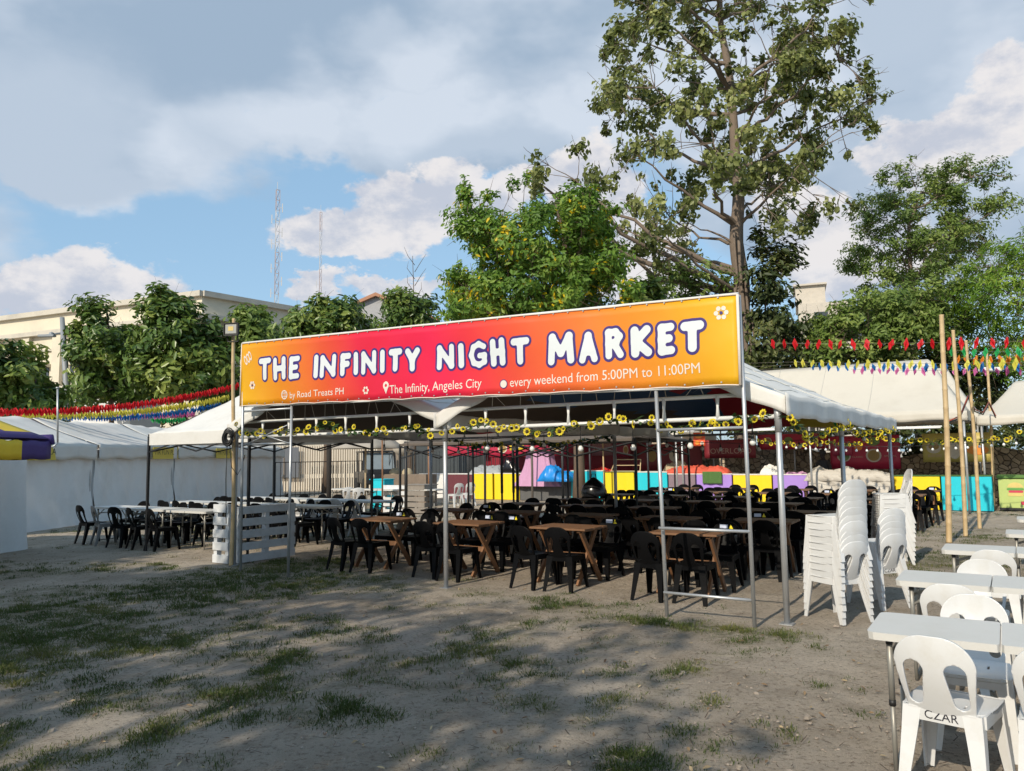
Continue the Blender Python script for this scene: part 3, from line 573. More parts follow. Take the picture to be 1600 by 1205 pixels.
# ------------------------------------------------------------------ event tents with trussed fronts
M_seam = mat('canvas_seam', (.56, .54, .49), .8)
M_rope = mat('cord', (0.6, 0.56, 0.5), 0.8)
def gable_tent(u0, u1, v0, v1, ez, rz, posts, lin, label, side_right):
    uc = (u0 + u1) / 2
    root = empty('event_tent', W(uc, v0), ANG, label, 'tent')
    def L(u, v, z): return (u - uc, v - v0, z)
    def roofpt(s, t, dz=0.0, ov=0.10):
        u = u0 - ov + (u1 - u0 + 2 * ov) * s; v = v0 - .06 + (v1 - v0 + .12) * t; k = 1 - abs(2 * s - 1)
        hip = min(1, max(0, (v1 - v) / 2.2)); z = ez + (rz - ez) * min(k, hip if hip < 1 else 9) ; sag = -.05 * math.sin(math.pi * 2 * k if k < .5 else math.pi) * math.sin(t * math.pi * 3) ** 2
        return L(u, v, z + dz - .05 * math.sin(math.pi * k) + sag * .6 + .012 * math.sin(t * 40 + s * 9))
    MB().solid(lambda s, t: roofpt(s, t), 36, 44, 0.008).build('roof', M_canvas, root)
    sm = MB()
    for s_ in (.12, .25, .38, .5, .62, .75, .88): sm.tube([Vector(roofpt(s_, t / 30)) + Vector((0, 0, .004)) for t in range(31)], .007, 4, cap=False)
    for t_ in (.2, .4, .6): sm.tube([Vector(roofpt(s_ / 36, t_)) + Vector((0, 0, .004)) for s_ in range(37)], .007, 4, cap=False)
    sm.build('seam', M_seam, root)
    n = len(lin)
    MB().grid(lambda s, t: roofpt(s, t, -.045, -.02), 6 * n, 30, mif=lambda i, j: lin[min(n - 1, int((i + (j % 10) * .25) / 6) % n)]).build('lining', M_lin, root)
    # front valance follows the slope, side valance hangs from the eave
    va = MB()
    def fr(s, t): p = roofpt(s, 0); return (p[0], p[1] - .02 - .02 * math.sin(s * 25), p[2] - .19 * t - .012 * t * math.sin(s * 50))
    va.solid(fr, 60, 4, .006)
    for sd in (0, 1):
        def sv_(s, t, sd=sd): p = roofpt(sd, s * 1.008 - .008); return (p[0] + (.015 if sd else -.015) + .012 * math.sin(s * 60) * t, p[1], p[2] + .02 - .22 * t - .015 * t * abs(math.sin(s * math.pi * 12)))
        va.solid(sv_, 60, 4, .006)
    va.build('valance', M_canvas, root)
    for (pu, pv) in posts:
        m = MB(); m.tube([L(pu, pv, -.03), L(pu, pv, ez + .02)], .031, 12); m.tube([L(pu, pv, 1.9), L(pu, pv, ez - .02)], .037, 12); m.box(L(pu, pv, .004), (.13, .13, .012)); m.build('post', M_galv, root)
    def truss(a, b, zl, zu, step):
        m = MB(); a, b = Vector(a), Vector(b); n = max(2, int((b - a).length / step))
        m.tube([a + Vector((0, 0, zl)), b + Vector((0, 0, zl))], .024, 8); m.tube([a + Vector((0, 0, zu)), b + Vector((0, 0, zu))], .022, 8)
        for i in range(n + 1): p = a.lerp(b, i / n); m.tube([p + Vector((0, 0, zl)), p + Vector((0, 0, (zl + zu) / 2)), p + Vector((0, 0, zu))], [.026, .014, .026], 8)
        return m
    truss(L(u0 + .02, v0 + .02, 0), L(u1 - .02, v0 + .02, 0), ez - .20, ez + .04, .56).build('front_truss', M_wpaint, root)
    truss(L(u0 + .02, v1, 0), L(u1 - .02, v1, 0), ez - .18, ez, .8).build('rear_truss', M_galv, root)
    sb = MB()
    for uu in (u0, u1): sb.tube([L(uu, v0, ez - .02), L(uu, v1, ez - .02)], .022, 8)
    sb.tube([L(uc, v0, rz - .09), L(uc, v1 - 2.2, rz - .09)], .022, 8)
    for vv in np.linspace(v0 + .05, v1 - 2.2, 4):
        for uu in (u0, u1): sb.tube([L(uu, vv, ez - .05), L(uc, vv, rz - .10)], .016, 6)
    sb.build('rafters', M_galv, root)
    ro = MB()
    for i in range(1, 10):
        s = i / 10; p = fr(s, 1); q = L(u0 + (u1 - u0) * (s + .02), v0 + .02, ez + .05); q2 = L(u0 + (u1 - u0) * (s - .03), v0 + .02, ez + .05)
        ro.tube([p, q], .004, 4); ro.tube([p, q2], .004, 4)
    if side_right:
        for i in range(1, 26):
            p = roofpt(1, i / 26); ro.tube([(p[0] + .01, p[1], p[2] - .19), (p[0] - .09, p[1] + .05, ez - .03)], .004, 4)
    ro.build('lashing_rope', M_rope, root)
    return root
gable_tent(-4.55, -0.2, 0.17, 5.2, 2.26, 3.32, [(-4.55, .17), (-4.55, 5.15)], [0, 0, 1, 0, 2, 6], 'white gable tent with brown, red and navy lining behind the banner, on the left', False)
gable_tent(-0.15, 4.12, 0.13, 8.1, 2.26, 3.36, [(-0.17, .13), (4.12, .13), (4.12, 3.4), (4.12, 8.05), (-0.17, 5.2)], [0, 2, 3, 3, 5, 4], 'white gable tent with maroon, olive and green lining and lashed right eave', True)

# ------------------------------------------------------------------ pop-up canopies
def popup(u0, v0, w, d, ez, rz, label, fab, legs=((0, 0), (1, 0), (1, 1), (0, 1)), leg_r=.02, lean=0.0, vh=.22):
    root = empty('popup_canopy', W(u0 + w / 2, v0 + d / 2), ANG, label, 'canopy', 'pop-up canopies beside and behind the banner tents')
    def L(s, t, z): return ((s - .5) * w, (t - .5) * d, z)
    def f(s, t): k = 1 - max(abs(2 * s - 1), abs(2 * t - 1)); return L(s, t, ez + (rz - ez) * (k ** 1.18) + 0.01 * math.sin(s * 20 + t * 13))
    MB().solid(f, 24, 24, .006).build('roof', fab, root)
    va = MB()
    ring = [(i / 24, 0) for i in range(24)] + [(1, i / 24) for i in range(24)] + [(1 - i / 24, 1) for i in range(24)] + [(0, 1 - i / 24) for i in range(24)]
    n = len(ring)
    for i in range(n):
        a, b = ring[i], ring[(i + 1) % n]; pa, pb = Vector(L(*a, ez + .01)), Vector(L(*b, ez + .01)); o1 = Vector((pa.x, pa.y, 0)).normalized() * .012; o2 = Vector((pb.x, pb.y, 0)).normalized() * .012; dn = Vector((0, 0, -vh))
        va.add([pa + o1, pb + o2, pb + o2 + dn, pa + o1 + dn], [(0, 1, 2, 3)], 0, True)
    va.build('valance', fab, root)
    for s, t in legs:
        m = MB(); m.bar(L(s + (.0 - lean if s == 0 else lean) * .0, t, -.02), L(s, t, ez), leg_r * 1.6, leg_r * 1.6); m.bar(L(s, t, .9), L(s, t, ez - .05), leg_r * 2.1, leg_r * 2.1); m.box(L(s, t, .006), (.08, .08, .012)); m.build('leg', M_blk_metal, root)
    sc = MB(); z0, z1 = ez - .34, ez - .05
    for (a, b) in (((0, 0), (1, 0)), ((1, 0), (1, 1)), ((1, 1), (0, 1)), ((0, 1), (0, 0))):
        for k in range(2):
            p = [a[i] + (b[i] - a[i]) * k / 2 for i in (0, 1)]; q = [a[i] + (b[i] - a[i]) * (k + 1) / 2 for i in (0, 1)]
            sc.bar(L(*p, z0), L(*q, z1), .014, .026); sc.bar(L(*p, z1), L(*q, z0), .014, .026)
    for s, t in ((0, 0), (1, 0), (1, 1), (0, 1)): sc.bar(L(s, t, ez - .05), L(.5, .5, rz - .08), .016, .022)
    sc.build('scissor_frame', M_blk_metal, root)
    return root
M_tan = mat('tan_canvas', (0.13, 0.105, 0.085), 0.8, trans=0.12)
popup(-7.67, .56, 2.95, 2.95, 2.20, 3.2, 'white pop-up canopy on black legs left of the banner', M_canvas)
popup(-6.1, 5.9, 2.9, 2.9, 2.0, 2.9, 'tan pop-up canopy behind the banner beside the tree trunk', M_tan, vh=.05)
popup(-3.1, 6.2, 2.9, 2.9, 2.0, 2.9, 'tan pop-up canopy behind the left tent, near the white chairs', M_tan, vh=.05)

# ------------------------------------------------------------------ plastic chairs
def chair_parts(root, m, n=40, sticker=False, text=False):
    f_seat = lambda p: max(rrect(p, (0, 0), (.196 - .02 * (p[1] < 0) * (-p[1] / .2), .205), .07), -min(rrect(p, (x, -.06), (.006, .035), .006) for x in (-.07, 0, .07)))
    mb = MB(); plate(mb, f_seat, (-.23, .23, -.22, .22), n, n, .012, lambda x, y, l: (x, y, .437 - .018 * math.exp(-(x * x + (y + .02) ** 2) / .018) - .012 * l + .02 * (y > .12) * -((y - .12) / .09) ** 2))
    for (a, b) in (((-.185, .15), (-.18, -.17)), ((.185, .15), (.18, -.17)), ((-.14, .197), (.14, .197)), ((-.15, -.2), (.15, -.2))): mb.bar((*a, .398), (*b, .398), .012, .06)
    mb.build('seat', m, root)
    f_back = lambda p: max(rrect(p, (0, .185), (.148 + .034 * min(1, max(0, p[1] / .26)), .215), .15 if p[1] > .2 else .03), -min(seg_d(p, (s * .102, .075), (s * .093, .225))[0] - (.034 + .014 * seg_d(p, (s * .102, .075), (s * .093, .225))[1]) for s in (-1, 1)))
    def wb(x, t, l): return (x, -.192 - .20 * t - .05 * math.sin(t * 6) + .95 * x * x - l * .014, .41 + t * .98)
    bk = MB(); plate(bk, f_back, (-.23, .23, -.04, .42), n, n, .014, wb)
    bk.build('backrest', m, root)
    for sx in (-1, 1):
        for fr in (1, 0):
            lg = MB(); tx, ty = (sx * .19, .19) if fr else (sx * .175, -.205); bx, by = (sx * .212, .235) if fr else (sx * .20, -.29); sy = 1 if fr else -1
            rings = []
            for k in range(5):
                q = k / 4; x, y, z = tx + (bx - tx) * q, ty + (by - ty) * (q ** 1.3), .43 * (1 - q); w = .085 * (1 - q) + .042 * q; w2 = .07 * (1 - q) + .04 * q; t = .010
                rings += [(x, y, z), (x - sx * w, y, z), (x - sx * w, y - sy * t, z), (x - sx * t, y - sy * t, z), (x - sx * t, y - sy * w2, z), (x, y - sy * w2, z)]
            fs = [(k * 6 + i, k * 6 + (i + 1) % 6, k * 6 + 6 + (i + 1) % 6, k * 6 + 6 + i) for k in range(4) for i in range(6)] + [(0, 1, 2, 3), (0, 3, 4, 5), (24, 25, 26, 27), (24, 27, 28, 29)]
            lg.add(rings, fs); lg.build('leg', m, root)
    if sticker:
        st = MB(); P = lambda x, t: Vector(wb(x, t, 0)) + Vector((0, .003, 0))
        st.add([P(-.015, .315), P(.085, .315), P(.085, .365), P(-.015, .365)], [(0, 1, 2, 3)], 0); st.add([P(-.085, .31), P(-.03, .31), P(-.055, .37)], [(0, 1, 2)], 1)
        st.build('sticker', [mat('sticker_white', (0.55, 0.6, 0.75), 0.4), mat('sticker_yellow', (0.85, 0.68, 0.02), 0.4)], root)
    if text:
        t = MB(); add_text(t, 'CZAR', lambda x, y: (x, -.2085, .382 + y), -.075, .075, 0, .042); t.build('lettering', mat('marker_ink', (0.01, 0.01, 0.02), 0.5), root)
    return root
PR = {}
def chair_proto(key, m, **k):
    r = empty('plastic_chair', (0, 0, 0), 0, None, 'chair'); chair_parts(r, m, **k); PR[key] = [r, False]; return r
chair_proto('black', M_black, n=30); chair_proto('blacks', M_black, n=30, sticker=True); chair_proto('white', M_white, n=56); chair_proto('czar', M_white, n=56, text=True); chair_proto('grey', M_grey_pl, n=30)
def chair(key, p, rz, label, group, z=0.0, tilt=None):
    pr = PR[key]; loc = (p[0], p[1], z)
    if not pr[1]:
        pr[1] = True; r = pr[0]; r.location = loc; r.rotation_euler = (tilt[0], tilt[1], rz) if tilt else (0, 0, rz); return tag(r, label, None, group)
    return dup(pr[0], loc, rz, label, group, tilt)
# chairs face +y locally; in the market frame facing +v is rz = ANG, facing -v is ANG + pi
def jit(a): return random.uniform(-a, a)

# ------------------------------------------------------------------ timber tables and black chairs under the tents
def wood_table_proto():
    r = empty('wooden_table', (0, 0, 0), 0, None, 'table')
    t = MB()
    for i in range(5): t.box((jit(.004), -.25 + i * .125, .725), (.86, .121, .028), bev=.004)
    t.build('tabletop', M_wood, r)
    for x in (-.31, .31): b = MB(); b.box((x, 0, .697), (.05, .54, .028)); b.build('batten', M_woodleg, r)
    b = MB(); b.box((0, 0, .36), (.62, .04, .065)); b.build('crossbar', M_woodleg, r)
    for x in (-.31, .31):
        l = MB(); l.bar((x - .019, -.28, 0), (x - .019, .23, .69), .033, .065); l.build('leg', M_woodleg, r)
        l = MB(); l.bar((x + .019, .28, 0), (x + .019, -.23, .69), .033, .065); l.build('leg', M_woodleg, r)
    return r
TP = wood_table_proto(); first_t = True
ROWS = [('front row', 1.36, [-2.32, -.74, .96, 2.74]), ('second row', 3.3, [-2.7, -1.2, .25, 1.7, 3.1]), ('third row', 5.25, [-2.3, -.85, .6, 2.05, 3.4]), ('fourth row', 7.15, [-2.0, -.6, .85, 2.3, 3.7]), ('fifth row', 9.05, [-2.2, -.7, .75, 2.2, 3.75]), ('sixth row', 10.95, [-1.9, -.4, 1.1, 2.55, 4.0]), ('rear row', 12.85, [-1.8, -.3, 1.15, 2.65, 4.1])]
def pos_name(k, n): return (['leftmost', 'second from left', 'third from left', 'rightmost'] if n == 4 else ['leftmost', 'second from left', 'middle', 'second from right', 'rightmost'])[k]
for ri, (rn, vv, us) in enumerate(ROWS):
    for ci, u in enumerate(us):
        du, dv, da = jit(.07), jit(.08), jit(.05); p = W(u + du, vv + dv); rz = ANG + da; lab = f'brown slatted wooden table, {pos_name(ci, len(us))} in the {rn} under the tents'
        if first_t: TP.location = p; TP.rotation_euler = (0, 0, rz); tag(TP, lab, None, 'wooden tables under the tents'); first_t = False
        else: dup(TP, p, rz, lab, 'wooden tables under the tents')
        for side in (0, 1):
            for k in (0, 1):
                off = (.235 if k else -.235) + jit(.035); sg = 1 if side else -1; far = .50 + jit(.08)
                q = W(u + du + off, vv + dv + sg * far); lr = 'right' if k else 'left'; sd = 'far side' if side else 'near side'
                key = 'blacks' if side and random.random() < (.75 if ri == 0 else .10) else 'black'
                chair(key, q, ANG + da + (math.pi if side else 0) + jit(.16), f'black plastic chair, {sd} {lr} seat at the {rn} {pos_name(ci, len(us))} wooden table', 'black chairs at the wooden tables')

# ------------------------------------------------------------------ white folding tables
def fold_table_proto(L_=1.22, D=.60):
    r = empty('folding_table', (0, 0, 0), 0, None, 'table')
    m = MB()
    for sg in (-1, 1):
        f = lambda p, sg=sg: max(rrect(p, (0, 0), (L_ / 2, D / 2), .045), .0035 - sg * p[0])
        plate(m, f, (-L_ / 2 - .02, L_ / 2 + .02, -D / 2 - .02, D / 2 + .02), 48, 28, .04, lambda x, y, l: (x * (1 - .006 * l), y * (1 - .012 * l), .735 - .04 * l), smooth=False)
    m.build('tabletop', M_tabletop, r)
    for s in (-1, 1):
        l = MB(); x = s * (L_ / 2 - .10)
        for y in (-.22, .22): l.tube([(x, y, .70), (x, y, .36)], .0155, 10); l.tube([(x, y, .37), (x, y, .012)], .0125, 10); l.tube([(x, y, .375), (x, y, .345)], .0175, 10, 1); l.tube([(x, y, .70), (x, y, .665)], .018, 10, 1)
        l.tube([(x, -.22, .03), (x, .22, .03)], .0125, 10); l.tube([(x, -.22, .60), (x, .22, .60)], .010, 8); l.bar((x, 0, .60), (x - s * .26, 0, .695), .012, .024); l.tube([(x, -.22, .55), (x - s * .2, -.2, .69)], .010, 8)
        l.build('leg_frame', [M_tleg, M_blk_metal], r)
    return r
FP = fold_table_proto(); ff = [True]
def ftable(p, rz, label, group):
    if ff[0]: ff[0] = False; FP.location = p; FP.rotation_euler = (0, 0, rz); return tag(FP, label, None, group)
    return dup(FP, p, rz, label, group)
GT = 'white folding tables on the right'; GC = 'white chairs at the right-hand folding tables'
RT = [('nearest', 5.40, -2.99, .05), ('second nearest', 5.31, -1.12, .02), ('third nearest', 5.45, 1.02, .0), ('fourth nearest', 5.95, 2.92, .0), ('fifth nearest', 6.05, 5.1, .0)]
for nm, u, v, da in RT:
    for k in (0, 1, 2):
        if k == 2 and nm in ('nearest', 'second nearest'): continue
        ftable(W(u + .61 + 1.235 * k, v), ANG + da * .3, f'white plastic folding table, {("left end", "middle", "right end")[k]} of the {nm} long row on the right', GT)
NS = {'nearest': [(.39, -.28, 0), (.87, -.26, 0), (.45, .46, 1), (1.0, .50, 1)], 'second nearest': [(.38, -.44, 0), (1.0, -.48, 0), (.5, .40, 1), (1.1, .42, 1)], 'third nearest': [(.45, -.40, 0), (1.05, -.45, 0), (1.55, .45, 1), (2.1, .45, 1)], 'fourth nearest': [(.5, -.40, 0), (1.2, -.42, 0), (1.9, -.4, 0)], 'fifth nearest': [(.6, -.40, 0), (1.3, -.42, 0), (2.0, -.4, 0)]}
for nm, u, v, da in RT:
    cnt = {0: 0, 1: 0}
    for du, dv, far in NS[nm]:
        cnt[far] += 1; o = ('first', 'second', 'third')[cnt[far] - 1]
        key = 'czar' if nm == 'nearest' and not far and cnt[0] == 1 else 'white'
        lab = 'white plastic chair with CZAR written under its back at the nearest table' if key == 'czar' else f'white plastic chair, {o} along the {"far" if far else "near"} side of the {nm} white table'
        chair(key, W(u + du, v + dv), ANG + (math.pi if far else 0) + (jit(.08) if nm != 'nearest' or far else -.24 + .06 * cnt[0]), lab, GC)
# stacks of white chairs
ORD = ['top', 'second', 'third', 'fourth', 'fifth', 'sixth', 'seventh', 'eighth', 'ninth', 'tenth', 'eleventh']
def stack(c, rz, n, dz, name, lean=0.0, key='white'):
    fx, fy = -math.sin(rz), math.cos(rz)
    for i in range(n):
        k = n - 1 - i
        chair(key if i == 0 else 'white', (c[0] - fx * lean * i + jit(.003), c[1] - fy * lean * i + jit(.003)), rz + jit(.018), f'white plastic chair, {ORD[k]} {"" if k == 0 else "from top "}in the {name}', 'stacked white chairs', dz * i * 1.0 )
S1 = gp(1308, 966); stack((S1.x, S1.y), R(21), 10, .068, 'tall stack nearest the right tent post', .002)
S2 = gp(1392, 880); stack((S2.x, S2.y), R(80), 10, .068, 'stack behind, with backs turned right', .004)
S3 = gp(1364, 945); stack((S3.x + .05, S3.y), R(18), 5, .068, 'short middle stack between two taller ones', .0, 'czar')

# ------------------------------------------------------------------ tables and chairs in front of the left booths
GL_ = 'white folding tables by the left booths'; GK = 'dark chairs around the left folding tables'
LT = [('nearest row', 1.35, [-9.9, -8.6, -7.25]), ('middle row', 3.2, [-10.0, -8.7, -7.4, -6.1]), ('back row', 5.0, [-10.2, -8.9, -7.6, -6.3])]
for rn, v, us in LT:
    for k, u in enumerate(us):
        p = W(u, v); ftable(p, ANG + .03, f'white folding table by the left booths, {("first", "second", "third", "fourth")[k]} in the {rn}', GL_)
        for side in (0, 1):
            for q in (0, 1):
                if side and rn == 'nearest row' and k == 2 and q: continue
                if side == 0 and k == len(us) - 1 and q and rn == 'nearest row': continue
                wh = rn == 'back row' and k >= 2 and side == 0
                key = 'white' if wh else ('grey' if (rn == 'nearest row' and k == 0 and q == 1 and not side) else 'black')
                cn = 'white' if wh else ('grey' if key == 'grey' else 'black')
                chair(key, W(u - .3 + .6 * q + jit(.06), v + (.45 if side else -.45) + jit(.05)), ANG + (math.pi if side else 0) + jit(.25), f'{cn} plastic chair, {"far" if side else "near"} {"right" if q else "left"} seat at {("first", "second", "third", "fourth")[k]} {rn} white table', GK)

# ------------------------------------------------------------------ pallets, bamboo, flood lamp
def pallet(p, rz, w, h, label, n=5):
    r = empty('pallet', p, rz, label, 'pallet', 'white wooden pallets')
    sh = h / (n + (n - 1) * .55)
    m = MB()
    for i in range(n):
        z = sh / 2 + i * sh * 1.55 * (h - sh) / (sh * 1.55 * (n - 1)); m.box((0, -.055, z), (w, .02, sh), bev=.003)
    m.build('front_board', M_pallet, r)
    m = MB()
    for i in range(0, n, 2):
        z = sh / 2 + i * (h - sh) / (n - 1); m.box((0, .055, z), (w, .02, sh * .9), bev=.003)
    m.build('rear_board', M_pallet, r)
    for x in (-w / 2 + .05, 0, w / 2 - .05):
        if w < .6 and x == 0: continue
        m = MB(); m.box((x, 0, h / 2), (.085, .088, h - .01)); m.build('stringer', M_pallet, r)
    return r
pallet(W(-4.72, .92, 0), ANG + math.pi / 2, 1.2, .92, 'white slatted pallet stood on edge beside the left banner pole')
pallet(W(-4.98, .28, 0), ANG, .40, .96, 'narrow white pallet end stood against the bamboo lamp pole')
def bamboo_pole(p, top, r, label, lean=(0, 0)):
    o = empty('bamboo_pole', p, 0, label, 'pole', 'bamboo poles')
    pts, rs = [], []; n = int(top / .34)
    for i in range(n + 1):
        z = top * i / n
        for dz, k in ((-.02, 1.0), (0, 1.13), (.02, 1.0)):
            if 0 <= z + dz <= top + .001: q = (z + dz) / top; pts.append((lean[0] * q + .02 * math.sin(q * 5), lean[1] * q + .012 * math.sin(q * 7), z + dz)); rs.append(r * k * (1 - .22 * q))
    MB().tube(pts, rs, 10).build('culm', M_bamboo, o); return o
def pole_to(base, toppx, r, label):
    b = gp(*base); t = at(*toppx, b.y); return bamboo_pole((b.x, b.y, 0), t.z, r, label, (t.x - b.x, 0))
pb = pole_to((361, 884), (367, 498), .035, 'bamboo pole carrying a flood lamp left of the banner')
# flood lamp on it
fl = at(362, 515, gp(361, 884).y - .08)
r = empty('flood_lamp', fl, R(-8), 'square black flood lamp on top of the bamboo pole left of banner', 'lamp')
m = MB(); m.box((0, 0, 0), (.25, .05, .21), bev=.012); m.box((0, -.03, .10), (.25, .02, .012)); m.box((0, -.03, -.10), (.25, .02, .012)); m.box((-.119, -.03, 0), (.012, .02, .21)); m.box((.119, -.03, 0), (.012, .02, .21)); m.box((0, .03, -.0), (.2, .03, .16)); m.build('housing', M_blk_metal, r)
m = MB(); m.box((0, -.0275, .005), (.19, .004, .15)); m.build('lens', mat('lamp_glass', (0.40, 0.40, 0.38), 0.12, spec=.8), r)
m = MB(); m.box((0, -.031, .01), (.09, .004, .07)); m.build('led_chip', mat('led_yellow', (0.62, 0.47, 0.16), 0.4), r)
m = MB(); m.bar((-.09, .02, -.1), (-.09, .05, -.19), .02, .012); m.bar((.09, .02, -.1), (.09, .05, -.19), .02, .012); m.bar((-.09, .05, -.19), (.09, .05, -.19), .02, .012); m.build('bracket', M_blk_metal, r)
q = at(358, 682, gp(361, 884).y - .06); r = empty('cable_coil', q, 0, 'coil of black cable hung on the bamboo lamp pole', 'cable')
m = MB()
for k in range(16): a = jit(.3); rr_ = .05 + .004 * k; m.tube([(math.cos(t) * rr_ * .8 + a * .04, -.03 - .008 * (k % 6), math.sin(t) * rr_ * 1.25 - .02 + a * .06) for t in np.linspace(0, 6.28, 18)], .010, 5)
m.tube([(.02, -.03, -.1), (.06, -.03, -.5), (.16, -.03, -.62), (.22, -.02, -.5), (.26, 0, -.3)], .007, 5); m.tube([(-.02, -.03, -.1), (-.03, -.02, -.7), (-.02, 0, -1.4)], .007, 5); m.build('cable_loop', mat('black_rubber', (.012, .012, .012), .5), r)
for bx, tp, rr, lb in (((1483, 848), (1473, 492), .052, 'tallest bamboo pole, leftmost of the cluster at the right booths'), ((1509, 838), (1491, 516), .042, 'second bamboo pole of the cluster at the right booths'), ((1531, 826), (1511, 532), .04, 'third bamboo pole of the cluster, beside the cyan counter'), ((1553, 797), (1543, 548), .042, 'bamboo pole at the right end of the cyan counter')):
    pole_to(bx, tp, rr, lb)

q0 = at(1492, 655, 16.5); r = empty('cable_swag', q0, 0, 'red and black cables sagging between the right bamboo poles', 'cable')
for off, mm in ((0, mat('red_cable', (.35, .06, .03), .5)), (.05, mat('black_rubber', (.012, .012, .012), .5))):
    m = MB(); m.tube([at(x, y + off * 60, Y) - q0 for x, y, Y in ((1478, 660, 16), (1500, 650, 16.4), (1513, 618, 16.8), (1523, 640, 17.4), (1536, 645, 18.5), (1545, 628, 21), (1556, 650, 21.2), (1566, 664, 21.3))], .014, 6); m.build('cable', mm, r)
q0 = at(1543, 578, 22.1); r = empty('flood_lamp', q0, 0, 'small white flood lamp on the bamboo pole right of the cyan counter', 'lamp'); m = MB(); m.box((0, -.12, 0), (.62, .16, .12), bev=.02); m.build('housing', M_wpaint, r); m = MB(); m.box((0, -.12, -.075), (.5, .12, .02)); m.build('lens', M_blk_metal, r); m = MB(); m.bar((0, -.04, 0), (0, .05, .1), .05, .05); m.build('bracket', M_blk_metal, r)
# ------------------------------------------------------------------ flower garlands and string lights
M_petal = mat('yellow_petal', (0.74, 0.60, 0.03), 0.6, trans=0.2, var=.1); M_core = mat('flower_core', (0.06, 0.03, 0.012), 0.8); M_vine = mat('garland_leaf', (0.035, 0.075, 0.018), 0.6, trans=.15)
def flower_mesh(name='flower'):
    m = MB(); n = 9; R0 = .046
    for i in range(n):
        a = 2 * math.pi * i / n; d = Vector((math.cos(a), 0, math.sin(a))); s = Vector((-math.sin(a), 0, math.cos(a)))
        m.add([d * .018, d * R0 * .62 + s * .02 + Vector((0, -.012, 0)), d * R0 + Vector((0, -.006, 0)), d * R0 * .62 - s * .02 + Vector((0, -.012, 0))], [(0, 3, 2, 1)], 0)
    m.lathe([(0.0, .012), (.010, .010), (.015, .002), (.015, -.004)], n=8, mi=1)
    k = len(m.v) - 32
    for i in range(k, len(m.v)): x, y, z = m.v[i]; m.v[i] = (x, -z, y)
    return m
FLO = flower_mesh().build('flower', [M_petal, M_core]); FLOWER_ME = FLO.data; bpy.data.objects.remove(FLO)
def obj_from(name, me, parent, loc, rot=(0, 0, 0), sc=1.0):
    o = bpy.data.objects.new(name, me); COL.objects.link(o); link_parent(o, parent); o.location = loc; o.rotation_euler = rot; o.scale = (sc, sc, sc); return o
def leaf_patch(mb, p, s):
    for k in range(3):
        a = random.uniform(0, 6.28); d = Vector((math.cos(a), math.sin(a) * .6, random.uniform(-.8, .4))).normalized() * s; w = Vector((-math.sin(a), math.cos(a), .3)).normalized() * s * .32
        mb.add([p, p + d * .5 + w, p + d, p + d * .5 - w], [(0, 1, 2, 3)])
def garland(pts, n, label, name='flower_garland', sag=.05, fsc=1.0, leaf=.09, seg=1):
    pts = [Vector(p) for p in pts]; r = empty(name, pts[0], 0, label, 'garland', 'yellow flower garlands on the tents'); o = pts[0]
    L = [0]
    for a, b in zip(pts, pts[1:]): L.append(L[-1] + (b - a).length)
    def P(s):
        d = s * L[-1]
        for i in range(len(pts) - 1):
            if d <= L[i + 1] or i == len(pts) - 2:
                t = (d - L[i]) / max(1e-6, L[i + 1] - L[i]); return pts[i].lerp(pts[i + 1], t) + Vector((0, 0, -sag * 4 * t * (1 - t))) - o
    m = MB(); m.tube([P(i / 60) for i in range(61)], .006, 5)
    for i in range(int(n * 1.7)): leaf_patch(m, P(random.random()) + Vector((jit(.02), jit(.02), jit(.03))), leaf * random.uniform(.6, 1.1))
    m.build('vine', M_vine, r)
    for i in range(n):
        s = (i + .5 + jit(.45)) / n; d = Vector((0, 0, 0)); q = P(min(.999, max(0, s))) + Vector((jit(.03), jit(.03) - .03, jit(.05)))
        obj_from('flower', FLOWER_ME, r, q, (jit(.7), jit(3), jit(.9)), fsc * random.uniform(.75, 1.2))
    return r
def fr(px, py, v=-.02): u, z = on_v(px, py, v); return W(u, v, z)
garland([fr(366, 664), fr(400, 676), fr(440, 673), fr(500, 664)], 17, 'yellow sunflower garland at the left end of the front beam', fsc=.95)
garland([fr(505, 660), fr(560, 672), fr(620, 668), fr(640, 662), fr(695, 675)], 19, 'sparse leafy garland with yellow flowers, under the beam left of the centre post', fsc=.9, leaf=.12)
garland([fr(705, 672), fr(760, 658), fr(800, 668), fr(850, 672), fr(900, 664), fr(945, 655), fr(1000, 655)], 26, 'yellow flower garland under the beam right of the centre post', sag=.02)
garland([fr(1010, 657), fr(1050, 668), fr(1075, 665), fr(1110, 662), fr(1150, 652), fr(1200, 650)], 21, 'yellow sunflower garland under the beam at the right banner end', fsc=1.0, sag=.02)
pR = lambda px, py, L_: at(px, py, W(4.2, L_).y)
garland([W(4.2, .1, 2.1), W(4.2, 1.0, 1.88), W(4.2, 1.7, 1.90), W(4.2, 3.3, 2.1), W(4.2, 4.4, 1.96), W(4.2, 5.6, 1.98), W(4.2, 8.0, 2.12)], 44, 'long yellow sunflower garland along the right eave of the tent', sag=.03, fsc=.95)
garland([W(-.6, 15.7, 2.12), W(1.4, 15.7, 1.98), W(3.0, 15.7, 2.08), W(4.9, 15.7, 2.0), W(6.2, 15.9, 2.1), W(8.6, 15.9, 2.0), W(11, 15.9, 2.1)], 80, 'yellow flower garland along the front of the far booths', sag=.12, fsc=1.5, leaf=.14)
garland([W(-4.3, 5.3, 2.12), W(-2.3, 5.3, 2.06), W(-.2, 5.3, 2.1)], 30, 'leafy garland under the rear eave of the left tent', sag=.14, fsc=.9, leaf=.16)
M_bulb = mat('bulb_glass', (0.75, 0.75, 0.72), 0.08, spec=.8, var=.02); M_sock = mat('bulb_socket', (.015, .015, .015), .5)
